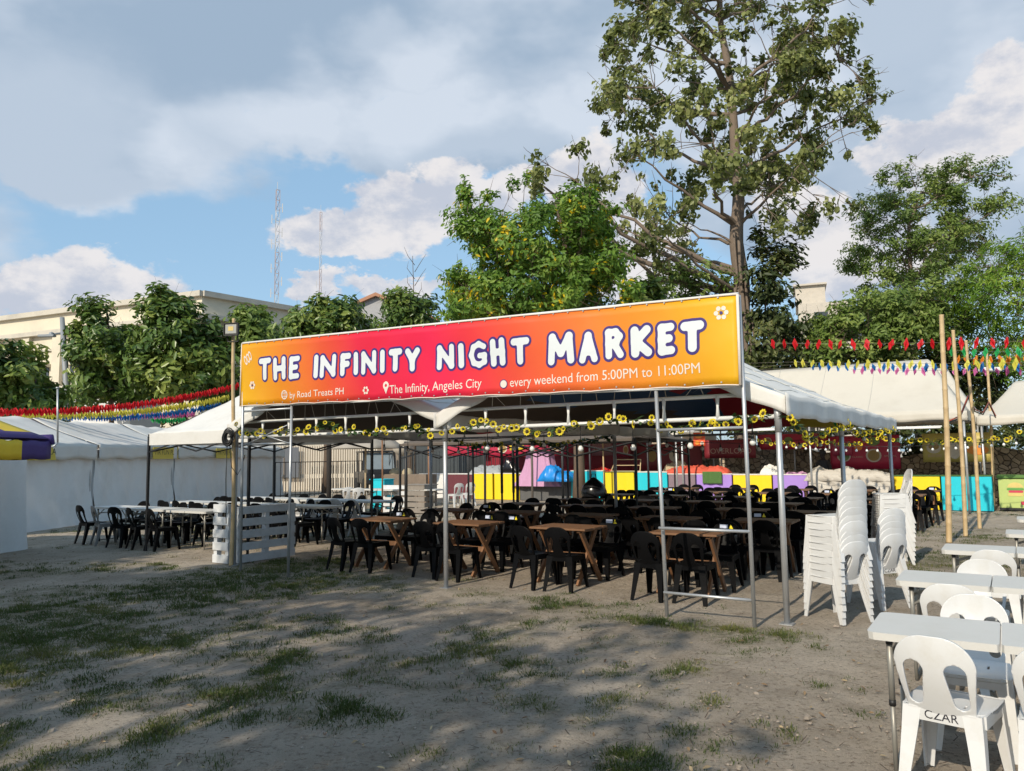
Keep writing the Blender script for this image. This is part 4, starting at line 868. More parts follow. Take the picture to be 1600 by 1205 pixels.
bm_ = MB(); bm_.lathe([(.0, -.075), (.02, -.07), (.034, -.05), (.034, -.035), (.02, -.008), (.014, 0)], n=10, mi=0); bm_.lathe([(.016, -.004), (.018, .03), (.012, .045), (.0, .046)], n=8, mi=1); BO = bm_.build('bulb', [M_bulb, M_sock]); BULB_ME = BO.data; bpy.data.objects.remove(BO)
def string_lights(a, b, n, drop, sag, label):
    a, b = Vector(a), Vector(b); r = empty('string_lights', a, 0, label, 'string lights', 'strings of festoon bulbs'); m = MB(); P = lambda t: (b - a) * t + Vector((0, 0, -4 * sag * t * (1 - t)))
    m.tube([P(i / 30) for i in range(31)], .006, 5)
    for i in range(n):
        t = (i + .5) / n; q = P(t); m.tube([q, q - Vector((0, 0, drop))], .005, 4); obj_from('bulb', BULB_ME, r, q - Vector((0, 0, drop + .04)), (0, 0, 0), 1.0)
    m.build('cable', M_sock, r); return r
string_lights(W(-.1, .5, 2.1), W(4.1, .5, 2.1), 6, .2, .05, 'string of clear festoon bulbs hanging behind the right half of the beam')
string_lights(W(-4.4, 3.2, 2.1), W(-.2, 3.2, 2.1), 7, .12, .12, 'string of festoon bulbs across the left tent')
string_lights(W(-.2, 6.5, 2.05), W(4.1, 6.5, 2.05), 12, .04, .18, 'string of festoon bulbs across the deep end of the right tent')
string_lights(W(.5, 14.6, 1.95), W(6.2, 14.8, 1.95), 22, .03, .15, 'string of small white bulbs before the far booths')
def tube_lamp(a, b, label):
    a, b = Vector(a), Vector(b); r = empty('tube_lamp', (a + b) / 2, math.atan2((b - a).y, (b - a).x), label, 'lamp', 'white fluorescent tube lamps'); l = (b - a).length / 2
    m = MB(); m.tube([(-l, 0, 0), (l, 0, 0)], .022, 10); m.build('tube', mat('lamp_tube', (.85, .85, .85), .3, var=.02), r); m = MB(); m.box((0, 0, .035), (2 * l + .06, .04, .03)); m.build('batten', M_wpaint, r)
for (x0, y0, x1, y1, v, lb) in ((1166, 672.5, 1218, 672, 10, 'white tube lamp hanging behind the right front post'), (1285, 673.5, 1335, 672.5, 10.5, 'white tube lamp hanging under the right tent eave'), (1400, 670, 1470, 668, 15.2, 'pale tube lamp along the first far booth eave'), (1055, 674, 1085, 674, 12, 'short tube lamp hanging in the deep middle of the tents')):
    ua, za = on_v(x0, y0, v); ub, zb = on_v(x1, y1, v); tube_lamp(W(ua, v, za), W(ub, v, zb), lb)

# ------------------------------------------------------------------ bunting
M_cord2 = mat('thin_cord', (.20, .18, .14), .8)
BC = {'red': (0.62, 0.012, 0.02), 'yellow': (0.66, 0.62, 0.10), 'blue': (0.015, 0.16, 0.45), 'pink': (0.62, 0.16, 0.40), 'green': (0.02, 0.36, 0.10), 'orange': (0.72, 0.24, 0.015)}
FLAG = {}
def flag_mesh(col, s):
    m = MB(); mm = mat('streamer_' + col, BC[col], 0.55, trans=.25, var=.12); k = s
    # a folded plastic strip: two crossing leaves tied to the cord
    for a, w_, sk in ((.2, .26, .08), (1.5, .20, -.10), (2.5, .16, .02)):
        d = Vector((math.cos(a), math.sin(a), 0)) * (w_ * k)
        m.add([(sk * k, 0, .52 * k), tuple(d + Vector((0, .03 * k, .10 * k))), (-sk * k, .02 * k, -.55 * k), tuple(-d + Vector((0, -.03 * k, -.06 * k)))], [(0, 1, 2), (0, 2, 3)])
    o = m.build('streamer', mm); FLAG[(col, s)] = o.data; bpy.data.objects.remove(o)
def bunting(col, a, b, n, s, sag, label, group):
    if (col, s) not in FLAG: flag_mesh(col, s)
    a, b = Vector(a), Vector(b); r = empty('bunting_line', a, 0, label, 'bunting', group); P = lambda t: (b - a) * t + Vector((0, 0, -4 * sag * t * (1 - t)))
    m = MB(); m.tube([P(i / 24) for i in range(25)], .0028, 4); m.build('cord', M_cord2, r)
    for i in range(n): obj_from('streamer', FLAG[(col, s)], r, P((i + .5 + jit(.12)) / n) - Vector((0, 0, .02)), (jit(.3), jit(.35), jit(1.2)), random.uniform(.85, 1.15))
GB = 'bunting lines at the right booths'
for col, x0, y0, x1, y1, Y0, Y1, n, s, lb in (('red', 1200, 536, 1640, 532, 18.5, 14.5, 21, .25, 'row of red streamers strung highest above the right booths'), ('yellow', 1235, 566, 1640, 566, 18.5, 14.5, 24, .22, 'row of pale yellow streamers above the right booth roof'), ('blue', 1262, 571, 1640, 570, 19, 15, 23, .20, 'row of blue streamers among the yellow ones at right'), ('pink', 1330, 577, 1640, 577, 19, 15, 20, .19, 'lowest row of pink streamers before the right booth roof'), ('green', 1480, 547, 1640, 547, 17, 15.5, 9, .22, 'short row of green streamers at the right edge'), ('orange', 1492, 560, 1640, 559, 17.5, 15.5, 11, .22, 'short row of orange streamers at the right edge')):
    bunting(col, at(x0, y0, Y0), at(x1, y1, Y1), n, s, .03, lb, GB)
w = MB()
for y0, y1 in ((536, 534), (566, 562), (572, 566), (577, 571)): w.tube([at(1160, y0 + 2, 19) - at(1160, 560, 19), at(1262, y1 + 3, 18.4) - at(1160, 560, 19)], .003, 4)
r = empty('utility_wire', at(1160, 560, 19), 0, 'bare wires running from banner end to the right bunting', 'wires'); w.build('cord', M_cord2, r)
GB2 = 'dense bunting lines above the left booths'
for col, x0, y0, x1, y1, Y0, Y1, n, s, sag, lb in (('red', -30, 642, 372, 602, 21, 25, 96, .24, .28, 'dense row of red streamers, uppermost above the left booths'), ('yellow', 20, 647, 358, 620, 22, 25, 84, .22, .22, 'dense row of yellow streamers under the red ones at left'), ('blue', 90, 650, 345, 632, 23, 25, 64, .20, .18, 'dense row of blue streamers above the left booths'), ('pink', 146, 648, 305, 646, 24, 25, 44, .19, .05, 'dense row of pink streamers above the left booths'), ('green', 236, 655, 290, 655, 25, 25.4, 16, .19, .03, 'short row of green streamers behind the left pop-up canopy')):
    bunting(col, at(x0, y0, Y0), at(x1, y1, Y1), n, s, sag, lb, GB2)

# ------------------------------------------------------------------ white booths on the left
M_sign_y = mat('sign_yellow', (0.60, 0.47, 0.07), .6)
LBX = lambda y: -11.95 + (y - 19) * .062
def left_booth(y0, y1, label, sign):
    x0, x1 = LBX(y0), LBX(y1); r = empty('market_booth', ((x0 + x1) / 2, (y0 + y1) / 2, 0), 0, label, 'booth', 'white market booths on the left'); D = 3.6; ez = 2.16; rz = 2.95
    def F(s, d, z): return (x0 + (x1 - x0) * s - d, y0 + (y1 - y0) * s, z)
    def wall(s, t): return (x0 + (x1 - x0) * s + .035 * math.sin(s * 25) * (1 - abs(2 * t - 1)) + (.10 * (1 - t) ** 3) + .02 * math.sin(s * 50 + t * 9), y0 + (y1 - y0) * s, 1.80 * t)
    MB().grid(wall, 40, 12).build('front_wall', M_wallcl, r, True)
    m = MB(); m.grid(lambda s, t: F(0, D * s, 2.1 * t), 6, 4); m.grid(lambda s, t: F(1, D * s, 2.1 * t), 6, 4); m.grid(lambda s, t: F(s, D, 2.1 * t), 6, 4); m.build('side_wall', M_wallcl, r, True)
    def roof(s, t):
        d = -.12 + (D + .24) * t; k = 1 - abs(2 * t - 1); z = ez + (rz - ez) * k - .05 * math.sin(math.pi * k) - .05 * k * math.sin(math.pi * s) + .03 * k * abs(math.sin(s * 9.4))  + .015 * math.sin(s * 31 + t * 12); return F(s, d, z)
    MB().solid(roof, 30, 20, .008).build('roof', M_canvas, r, True)
    MB().solid(lambda s, t: (F(s, -.13, 0)[0] + .015 * math.sin(s * 40) * t, F(s, 0, 0)[1], ez + .01 - (.40 + .03 * math.sin(s * 21)) * t), 50, 4, .006).build('valance', M_canvas, r, True)
    for s in (0.01, .99):
        m = MB(); m.bar(F(s, .03, 0), F(s, .03, ez), .05, .05); m.build('post', M_galv, r, True)
    if sign:
        sc = .5
        xs_ = F(sign, -.16, 0)
        b = MB(); b.box((xs_[0], xs_[1], ez - .22), (.012, 2.0, .38)); t = MB()
        add_text(t, 'MR FUN PLAY', lambda x, y: (xs_[0] + .009, xs_[1] + x, ez - .27 + y), -.85, .85, 0, .17)
        o = b.build('name_board', M_sign_y, r, True); t.build('lettering', mat('sign_ink', (.06, .05, .02), .6), r, True)
    return r
for k, (ya, yb, lb, sg) in enumerate(((17.2, 21.6, 'white closed booth, nearest of the left row', .45), (21.7, 26.1, 'white closed booth, second in the left row', .84), (26.2, 30.8, 'white closed booth with yellow name board, third in the left row', .80), (30.9, 36.3, 'white closed booth, farthest of the left row', 0))): left_booth(ya, yb, lb, sg)
# booth at the left edge with purple and yellow canopy
r = empty('striped_booth', (-11.0, 14.6, 0), 0, 'white booth with purple and yellow canopy at the left edge', 'booth')
c0 = gp(35, 858); tip = at(80, 686, 14.2); M_pur = mat('purple_fabric', (.055, .03, .16), .7); M_yel = mat('yellow_fabric', (.72, .50, .02), .65)
m = MB(); m.grid(lambda s, t: (c0.x - 3 * (1 - s), c0.y + .02 * math.sin(s * 40), 2.05 * t), 30, 8); m.grid(lambda s, t: (c0.x + .05 * math.sin(s * 34) * (1 - t * .5) + .08 * (1 - t) ** 3, c0.y - 5.0 * (1 - s), 2.05 * t), 50, 8); m.build('wall', M_wallcl, r, True)
ap = Vector((c0.x - 1.6, c0.y - 2.6, 3.95)); hx, hy = tip.x - ap.x, max(.5, tip.y - ap.y)
def can(s, t):
    a = 2 * math.pi * s + math.pi / 4; k = 1 / max(abs(math.cos(a)), abs(math.sin(a))); c = Vector((ap.x + hx * k * math.cos(a), ap.y + hy * k * math.sin(a), 2.12)); return ap.lerp(c, t) + Vector((0, 0, -.20 * math.sin(math.pi * t)))
m = MB(); m.solid(can, 64, 10, .01, mif=lambda i, j: 1 if (i // 4) % 2 == 1 and 0 < j < 9 else 0); m.build('canopy', [M_pur, M_yel], r, True)
def can_v(s, t): q = can(s, 1.0); return q + Vector((0, 0, -.02 - .33 * t - .03 * abs(math.sin(s * 75))))
m = MB(); m.solid(can_v, 96, 3, .006, mif=lambda i, j: 1 if (i // 6) % 2 == 0 else 0); m.build('valance', [M_pur, M_yel], r, True)
m = MB(); m.tube([tip + Vector((-.75, -.1, -.1)), tip + Vector((-.35, 0, -.02)), tip + Vector((0, 0, 0)), tip + Vector((.03, .02, -.1))], [.07, .1, .09, .03], 10); m.build('rolled_corner', M_pur, r, True)
r = empty('pipe_mast', at(90, 690, 18.5), 0, 'thin grey pipe standing up from the left booth roof', 'pipe'); a = at(90, 692, 18.5); b = at(90, 607, 18.5)
m = MB(); m.tube([a, b], .022, 8); m.tube([b, b + Vector((0, 0, .03))], .04, 8); m.tube([a, a + Vector((-.05, -.05, -.08)), a + Vector((-.2, 0, -.1))], .022, 8); m.build('pipe', M_galv, r, True)

# ------------------------------------------------------------------ counters of the far booths
CL = {'yellow': mat('cloth_yellow', (.80, .58, .008), .7, var=.04), 'cyan': mat('cloth_cyan', (.01, .50, .60), .7, var=.04), 'purple': mat('cloth_purple', (.36, .22, .62), .7, var=.04), 'grey': mat('cloth_grey', (.10, .10, .10), .8), 'mauve': mat('cloth_mauve', (.22, .16, .19), .8), 'maroon': mat('cloth_maroon', (.13, .03, .04), .8), 'beige': mat('tarp_beige', (.50, .46, .40), .75), 'blue': mat('tarp_blue', (.01, .22, .62), .35), 'pink': mat('cloth_pink', (.52, .28, .44), .8), 'white': mat('counter_white', (.7, .68, .64), .7), 'turf': mat('green_turf', (.07, .15, .04), .9, var=.5, vscale=60, bump=.3, bscale=150), 'red': mat('cloth_red', (.62, .03, .02), .75), 'coral': mat('cloth_coral', (.58, .09, .05), .75), 'wood': M_wood, 'black': M_blk_metal}
CV = 16.9
def counter(x0, x1, ytop, ybot, col, label, v=CV, top='white', depth=.7, bump=0.0):
    u0, z1 = on_v(x0, ytop, v); u1, _ = on_v(x1, ytop, v); _, z0 = on_v((x0 + x1) / 2, ybot, v); z0 = max(0.015, z0) if ybot else .015
    w = u1 - u0; r = empty('stall_counter', W((u0 + u1) / 2, v + depth / 2), ANG, label, 'counter', 'cloth-covered counters of the far booths')
    def sk(s, t):
        P = s * (w + 2 * depth); am = .007 * (1 - t) + .002
        if P < depth: x, y = -w / 2, depth / 2 - P
        elif P < depth + w: x, y = -w / 2 + P - depth, -depth / 2
        else: x, y = w / 2, -depth / 2 + P - depth - w
        return (x * (1 + .0), y - (am * math.sin(P * 11 + x0) + am * 1.1 * math.sin(P * 29 + x0 * 3) * math.sin(P * 5) if depth <= P <= depth + w else 0), z0 + (z1 - z0) * t)
    MB().grid(sk, 96, 5).build('skirt', CL[col], r)
    m = MB(); m.box((0, 0, z1 - .008 + .012), (w + .03, depth + .03, .03), bev=.006); m.build('counter_top', CL[top], r)
    m = MB()
    for x in (-w / 2 + .05, w / 2 - .05):
        for y in (-depth / 2 + .06, depth / 2 - .05): m.box((x, y, z1 / 2 - .02), (.04, .04, z1 - .04))
    m.build('leg', M_blk_metal, r)
    return r
CT = [(655, 697, 741, 0, 'white', 'pale cloth counter at the left end of the far stalls'), (699, 738, 741, 0, 'maroon', 'maroon-skirted counter left of the yellow ones'), (740, 769, 740, 0, 'yellow', 'yellow-skirted counter, leftmost of its colour'), (772, 811, 740, 0, 'yellow', 'wide yellow-skirted counter beside the grey cloth'), (812, 838, 740, 0, 'grey', 'dark grey cloth counter right of yellow'), (892, 942, 736, 0, 'cyan', 'cyan-skirted counter by the blue tarp'), (945, 990, 738, 0, 'yellow', 'yellow-skirted counter between two cyan ones'), (992, 1042, 738, 0, 'cyan', 'cyan-skirted counter left of the mauve cloth'), (1044, 1086, 741, 0, 'mauve', 'mauve cloth counter under crumpled coral cloth'), (1087, 1143, 741, 0, 'purple', 'purple counter with a green turf patch on its front'), (1145, 1205, 742, 0, 'yellow', 'yellow-skirted counter behind the right banner pole'), (1207, 1266, 742, 0, 'purple', 'plain purple-skirted counter behind the right front post'), (1397, 1468, 744, 0, 'yellow', 'yellow-skirted counter behind the white chair stacks'), (1470, 1549, 744, 0, 'cyan', 'wide cyan-skirted counter behind the bamboo poles')]
for x0, x1, yt, yb, col, lb in CT: counter(x0, x1, yt, yb, col, lb, top='turf' if x0 in (945, 1397, 1470) else 'white')
counter(838, 893, 750, 0, 'grey', 'low dark counter under pink cloth and blue tarp')
counter(1266, 1395, 752, 0, 'grey', 'long low counter hidden beneath the beige tarp')
def heap(x0, x1, y0, y1, v, depth, col, label, cat, name, seed=0, n=26, zb=None, taper=.5):
    """a cloth thrown over goods: closed bumpy mound"""
    u0, _ = on_v(x0, y1, v); u1, _ = on_v(x1, y1, v); um = (x0 + x1) / 2; _, zt = on_v(um, y0, v); _, zz = on_v(um, y1, v); zz = zz if zb is None else zb
    r = empty(name, W((u0 + u1) / 2, v, zz), ANG, label, cat); w = u1 - u0; h = zt - zz
    def f(s, t):
        x = (s - .5) * w; y = (t - .5) * depth; e = min(1, min(s, 1 - s) * 2 / taper) ** .4 * min(1, min(t, 1 - t) * 2 / .5) ** .4
        nz = float(fbm(np.array([s * w * 2.2 + seed * 7.1]), np.array([t * depth * 3 + seed * 3.3]), 4, seed)[0]); cz = float(fbm(np.array([s * w * 9 + seed]), np.array([t * depth * 9]), 2, seed + 5)[0])
        return (x, y, h * e * (.30 + 1.25 * abs(nz - .12)) + (abs(cz - .5) - .2) * .16 * e)
    MB().solid(f, n * 2, n, .01).build('cover', CL[col] if isinstance(col, str) else col, r); return r
heap(1262, 1397, 729, 751, 16.95, 1.1, 'beige', 'beige tarp bulging over goods on the long counter', 'tarp', 'tarp_cover', 3, taper=.25)
u0, _ = on_v(1264, 745, 16.5); u1, _ = on_v(1396, 745, 16.5); r = empty('hanging_tarp', W((u0 + u1) / 2, 16.42), ANG, 'creased beige tarp hanging down the front of the long counter', 'tarp')
MB().solid(lambda s, t: ((s - .5) * (u1 - u0), -.05 * math.sin(s * 9 + t * 3) * (1 - t) - .03 * math.sin(s * 31 + t * 7), .42 + .06 * math.sin(s * 8) * (1 - t) + (.98 - .42) * t), 60, 14, .01).build('sheet', CL['beige'], r)
heap(848, 897, 727, 752, 16.5, .9, 'blue', 'shiny blue tarp bundled on the low counter', 'tarp', 'tarp_bundle', 8)
heap(1042, 1142, 724, 741, 17.2, .6, 'coral', 'crumpled coral cloth heaped over stall goods', 'cloth', 'cloth_heap', 5)
heap(925, 955, 730, 738, 17.3, .6, 'red', 'red cloth over the counter next to a bamboo prop', 'cloth', 'cloth_heap', 2)
heap(738, 790, 727, 740, 17.5, .5, mat('tarp_grey', (.28, .30, .31), .6), 'grey plastic sheet over goods behind the yellow counter', 'sheet', 'sheet_cover', 6)
heap(788, 812, 718, 740, 17.1, .4, mat('bin_bag', (.01, .01, .012), .25), 'black rubbish bag lying on the yellow counter', 'bag', 'rubbish_bag', 9)
heap(1190, 1225, 724, 742, 17.3, .5, 'white', 'white crumpled plastic bags on the yellow counter', 'bag', 'plastic_bag', 12)
heap(1040, 1075, 718, 738, 17.6, .5, mat('sack_cloth', (.42, .34, .22), .9), 'tan sackcloth bundle behind the mauve counter', 'bundle', 'sack_bundle', 14)
heap(1225, 1262, 737, 743, 17.2, .4, 'pink', 'pink folded cloth lying along the purple counter', 'cloth', 'folded_cloth', 15)
# pink cloth over a tall box
u0, zt = on_v(826, 705, 17); u1, _ = on_v(862, 705, 17); r = empty('draped_box', W((u0 + u1) / 2, 17.0), ANG, 'tall box draped with pink cloth trailing to both sides', 'cloth'); w = u1 - u0
def drape(s, t):
    a = 2 * math.pi * s; fl = 1 + (1 - t) ** 2.2 * 1.2; return (math.copysign(abs(math.cos(a)) ** .5, math.cos(a)) * w / 2 * fl + .03 * math.sin(9 * a), math.copysign(abs(math.sin(a)) ** .5, math.sin(a)) * .3 * (1 + (1 - t) * .4) + .02 * math.sin(14 * a), .55 + (zt - .55) * t)
m = MB(); m.grid(drape, 64, 14); m.add([drape(i / 32, 1) for i in range(32)], [tuple(range(32))]); m.build('cover', CL['pink'], r)
# turf patch on the purple counter
u0, z1 = on_v(1098, 737, 16.86); u1, z0 = on_v(1129, 756, 16.86); r = empty('turf_mat', W((u0 + u1) / 2, 16.82), ANG, 'square of artificial turf hung on the purple counter', 'turf'); MB().solid(lambda s, t: ((s - .5) * (u1 - u0), .02 * math.sin(s * 12), z0 + (z1 - z0) * t), 20, 10, .02).build('pile', CL['turf'], r)
# small wooden rack
u0, z0 = on_v(958, 738, 17.3); u1, z1 = on_v(1003, 718, 17.3); r = empty('display_rack', W((u0 + u1) / 2, 17.3, z0), ANG, 'light wooden display rack standing on the yellow counter', 'rack'); m = MB(); w = u1 - u0; h = z1 - z0
for x in (-w / 2, w / 2): m.bar((x, -.2, 0), (x * .85, .1, h), .03, .03)
for k in (0.1, .55, 1): m.bar((-w / 2 * (1 - .15 * k), -.2 + .3 * k, h * k), (w / 2 * (1 - .15 * k), -.2 + .3 * k, h * k), .03, .025)
m.build('rack_frame', mat('pale_wood', (.50, .38, .22), .6), r)
# menu counter at the right edge
u0, z1 = on_v(1559, 748, 17.4); u1 = u0 + 2.3; _, z0 = on_v(1580, 794, 17.4); r = empty('menu_counter', W((u0 + u1) / 2, 17.75), ANG, 'green picture-menu counter at the right edge', 'counter')
m = MB(); m.box((0, 0, (z0 + z1) / 2), (u1 - u0, .7, z1 - z0), bev=.01); m.build('body', mat('menu_green', (.42, .50, .16), .5, var=.1), r)
m = MB(); m.box((0, 0, z1 + .05), (u1 - u0 + .06, .8, .09), bev=.02); m.build('counter_top', mat('turf_dark', (.10, .20, .05), .9, var=.4, vscale=40), r)
m = MB(); m.box((0, 0, z0 - .03), (u1 - u0, .72, .06)); m.build('base_rail', M_blk_metal, r)
m = MB(); zc = (z0 + z1) / 2
V, F = march(lambda p: max(math.hypot(p[0] + .76, (p[1] - .16) * 1.3) - .18, .16 - p[1]), -1.0, -.5, .0, .4, 24, 24); m.add([(x, -.356, zc + y) for x, y in V], F, 2)
V, F = march(lambda p: rrect(p, (-.76, .115), (.20, .03), .03), -1.0, -.5, .0, .3, 30, 24); m.add([(x, -.357, zc + y) for x, y in V], F, 3)
V, F = march(lambda p: rrect(p, (-.75, .05), (.17, .03), .03), -1.0, -.5, -.1, .2, 30, 24); m.add([(x, -.3565, zc + y) for x, y in V], F, 1)
V, F = march(lambda p: rrect(p, (-.76, -.03), (.18, .045), .04), -1.0, -.5, -.2, .2, 30, 24); m.add([(x, -.3575, zc + y) for x, y in V], F, 2)
for k in range(5): m.box((-.38 + k * .14, -.357, (z0 + z1) / 2 + .12), (.05, .006, .24), 2)
m.box((.1, -.3565, (z0 + z1) / 2 - .08), (1.1, .005, .03), 0); m.box((-.2, -.357, z0 + .14), (.9, .006, .09), 1); m.box((-.3, -.358, (z0 + z1) / 2 - .14), (.03, .006, .2), 3)
m.build('menu_print', [mat('print_pale', (.72, .72, .62), .5), mat('print_red', (.55, .04, .08), .5), mat('print_gold', (.62, .48, .16), .5), mat('print_leaf', (.1, .3, .06), .5)], r)

# far booth roofs
def far_roof(u0, u1, v0, v1, ez, rz, rv, label, posts=True):
    r = empty('booth_canopy', W((u0 + u1) / 2, (v0 + v1) / 2), ANG, label, 'canopy', 'cream canopies of the far booths'); um, vm = (u0 + u1) / 2, (v0 + v1) / 2; L = lambda u, v, z: (u - um, v - vm, z)
    def f(s, t): u = u0 + (u1 - u0) * s; v = v0 + (v1 - v0) * t; k = min((v - v0) / (rv - v0) if v < rv else (v1 - v) / (v1 - rv), (u1 - u) / .95, (u - u0) / .95); return L(u, v, ez + (rz - ez) * k - .10 * math.sin(math.pi * k) + .03 * math.sin(s * 14) * math.sin(math.pi * k))
    MB().solid(f, 80, 32, .01).build('roof', M_canvas2, r)
    sm = MB()
    for k in range(1, int((u1 - u0) / 1.4)): sm.tube([Vector(f(k * 1.4 / (u1 - u0), t / 24)) + Vector((0, -.002, .004)) for t in range(25)], .009, 4, cap=False)
    sm.build('seam', M_seam, r)
    va = MB(); va.solid(lambda s, t: L(u0 + (u1 - u0) * s, v0 - .02 + .015 * math.sin(s * 60) * t, ez + .01 - (.24 + .02 * math.sin(s * 33)) * t), 70, 3, .006)
    for uu in (u0, u1):
        def g(s, t, uu=uu): a = f(0 if uu == u0 else 1, s); return (a[0] + (.012 if uu == u1 else -.012), a[1], ez + .01 - .24 * (1 - t))
        va.grid(g, 24, 3)
    va.build('gable_panel', M_canvas2, r)
    if posts:
        for uu in np.linspace(u0 + .1, u1 - .1, max(2, int((u1 - u0) / 3) + 1)):
            m = MB(); m.tube([L(uu, v0 + .05, -.02), L(uu, v0 + .05, ez)], .03, 10); m.build('post', M_galv, r); m = MB(); m.tube([L(uu, v1 - .1, -.02), L(uu, v1 - .1, ez)], .03, 10); m.build('post', M_galv, r)
    return r
ua, za = on_v(1512, 655, 15.7); _, zr = on_v(1440, 562, 17.7)
far_roof(-3.0, ua, 15.7, 19.7, za + .22, zr, 17.7, 'cream canopy with tall gable behind the right tent')
far_roof(-.5, ua + .15, 19.8, 23.8, za + .22, zr + .1, 21.8, 'second cream canopy, its gable just behind the first')
ub, zb = on_v(1520, 663, 17.2); _, zr2 = on_v(1560, 597, 19.4)
far_roof(ub + .1, ub + 8, 17.2, 21.6, zb + .2, zr2, 19.4, 'cream canopy running off the right edge of view')
far_roof(-9.0, -3.2, 16.2, 20.0, 2.35, 3.1, 18.1, 'cream canopy of the far stalls behind the tan pop-ups')

# boards and banners behind the counters
def poster(x0, x1, y0, y1, v, col, label, prints=(), cat='poster', name='menu_banner', text=None):
    u0, z1 = on_v(x0, y0, v); u1, _ = on_v(x1, y0, v); _, z0 = on_v((x0 + x1) / 2, y1, v); r = empty(name, W((u0 + u1) / 2, v, z0), ANG, label, cat); w, h = u1 - u0, z1 - z0
    m = MB(); m.solid(lambda s, t: ((s - .5) * w, .012 * math.sin(s * 9), h * t), 12, 4, .01); m.build('sheet', mat('print_' + col[0], col[1], .5, var=.15, vscale=3), r)
    if prints:
        m = MB(); ms = []
        for (cx, cy, rx, ry, mi) in prints:
            n = 18; m.add([((cx - .5) * w, -.016 + .012 * math.sin(cx * 9) - .001 * mi, cy * h)] + [((cx - .5) * w + rx * w * math.cos(2 * math.pi * k / n), -.016 + .012 * math.sin(cx * 9) - .001 * mi, cy * h + ry * h * math.sin(2 * math.pi * k / n)) for k in range(n)], [(0, 1 + k, 1 + (k + 1) % n) for k in range(n)], mi)
        m.build('food_print', [mat('print_plate', (.55, .47, .38), .5, var=.3), mat('print_food', (.32, .20, .06), .5, var=.5, vscale=30), mat('print_salad', (.16, .22, .07), .5, var=.5, vscale=30), mat('print_orange', (.75, .25, .03), .5)], r)
    if text:
        m = MB(); 
        for tx, a, b, y, hh in text: add_text(m, tx, lambda x, y_: (x, -.02 + .012 * math.sin((x / w + .5) * 9), y_), (a - .5) * w, (b - .5) * w, y * h, hh * h)
        m.build('lettering', mat('print_text', (.50, .32, .25), .5), r)
    return r
MR = ('maroon', (.42, .02, .055)); YL = ('yellow_sheet', (.72, .52, .04))
poster(1296, 1405, 682, 733, 18.6, MR, 'maroon menu banner with three round dishes behind the beige tarp', [(.2, .38, .10, .16, 0), (.2, .38, .08, .13, 2), (.63, .40, .11, .2, 0), (.63, .40, .085, .16, 1), (.63, .82, .10, .13, 2), (.42, .66, .06, .1, 3)], text=[('CLASSIC', .32, .48, .34, .05), ('SPECIAL', .78, .95, .36, .05)])
poster(1100, 1180, 688, 716, 18.6, ('maroon_dark', (.20, .02, .03)), 'dark maroon board with faded lettering behind the yellow counter', text=[('OVERLOAD', .12, .92, .25, .30)])
poster(764, 826, 682, 714, 18.6, MR, 'tilted maroon banner with a round emblem behind the yellow counters', [(.35, .4, .12, .22, 0), (.35, .4, .09, .17, 1)])
poster(758, 1000, 677, 741, 19.6, ('maroon_deep', (.26, .018, .032)), 'deep red backdrop hung behind the middle stalls', [])
poster(838, 892, 684, 712, 18.7, MR, 'maroon banner with a burger picture right of the pink drape', [(.62, .5, .22, .26, 0), (.62, .5, .18, .2, 1)])
poster(924, 956, 680, 712, 18.6, ('mauve_sheet', (.26, .12, .14)), 'faded mauve menu board beside the dark red banner', text=[('MENU', .15, .85, .70, .12), ('RICE MEALS', .1, .9, .48, .10), ('SNACKS', .1, .7, .28, .10)])
poster(958, 984, 684, 714, 18.5, ('dark_red', (.24, .012, .04)), 'dark red square banner with a diamond outline', [(.75, .35, .16, .25, 0), (.75, .35, .12, .18, 1)])
poster(696, 758, 677, 712, 19.2, MR, 'plain maroon tarpaulin beside the dark railing', [])
poster(1183, 1294, 676, 702, 19.0, MR, 'long maroon backdrop with pictures over the stone wall, behind the purple counter', [(.15, .5, .06, .2, 0), (.15, .5, .045, .15, 1), (.45, .5, .06, .2, 2), (.75, .5, .06, .2, 0), (.75, .5, .04, .14, 1)])
poster(986, 1096, 690, 736, 18.9, ('maroon_dark', (.20, .02, .03)), 'dark maroon backdrop behind the second cyan counter', [(.3, .5, .07, .2, 1), (.62, .5, .07, .2, 0)])
poster(1440, 1548, 678, 722, 18.4, ('mustard', (.48, .38, .10)), 'mustard food banner with burgers, behind the cyan counter', [(.17, .5, .11, .2, 0), (.17, .55, .08, .12, 1), (.8, .4, .16, .16, 3), (.8, .4, .13, .12, 1), (.47, .4, .09, .3, 0)], text=[('BURGERS', .08, .28, .18, .1)])
poster(1300, 1330, 690, 712, 18.55, ('pinkred', (.42, .05, .10)), 'small pink-red card pinned over the maroon menu banner')
poster(796, 818, 684, 704, 16.2, YL, 'yellow price sheet hanging in front of the maroon banner', [(.3, .5, .1, .3, 0), (.65, .5, .08, .32, 0)])
poster(1083, 1101, 676, 697, 16.2, ('orange_red', (.75, .10, .03)), 'orange-red food card hanging behind the right banner pole', [(.35, .25, .2, .16, 3), (.75, .2, .16, .14, 0), (.5, .7, .3, .16, 3)])
poster(1018, 1042, 676, 694, 16.2, ('white_card', (.62, .50, .38)), 'white food card with orange pictures, left of the banner pole', [(.3, .35, .2, .18, 3), (.7, .4, .2, .18, 3), (.5, .75, .3, .14, 1)])
poster(966, 1012, 676, 690, 16.2, ('white_card', (.62, .50, .38)), 'long white food card with orange pictures, beside the dark posts', [(.2, .5, .1, .26, 3), (.5, .5, .1, .26, 1), (.8, .5, .1, .26, 3)])
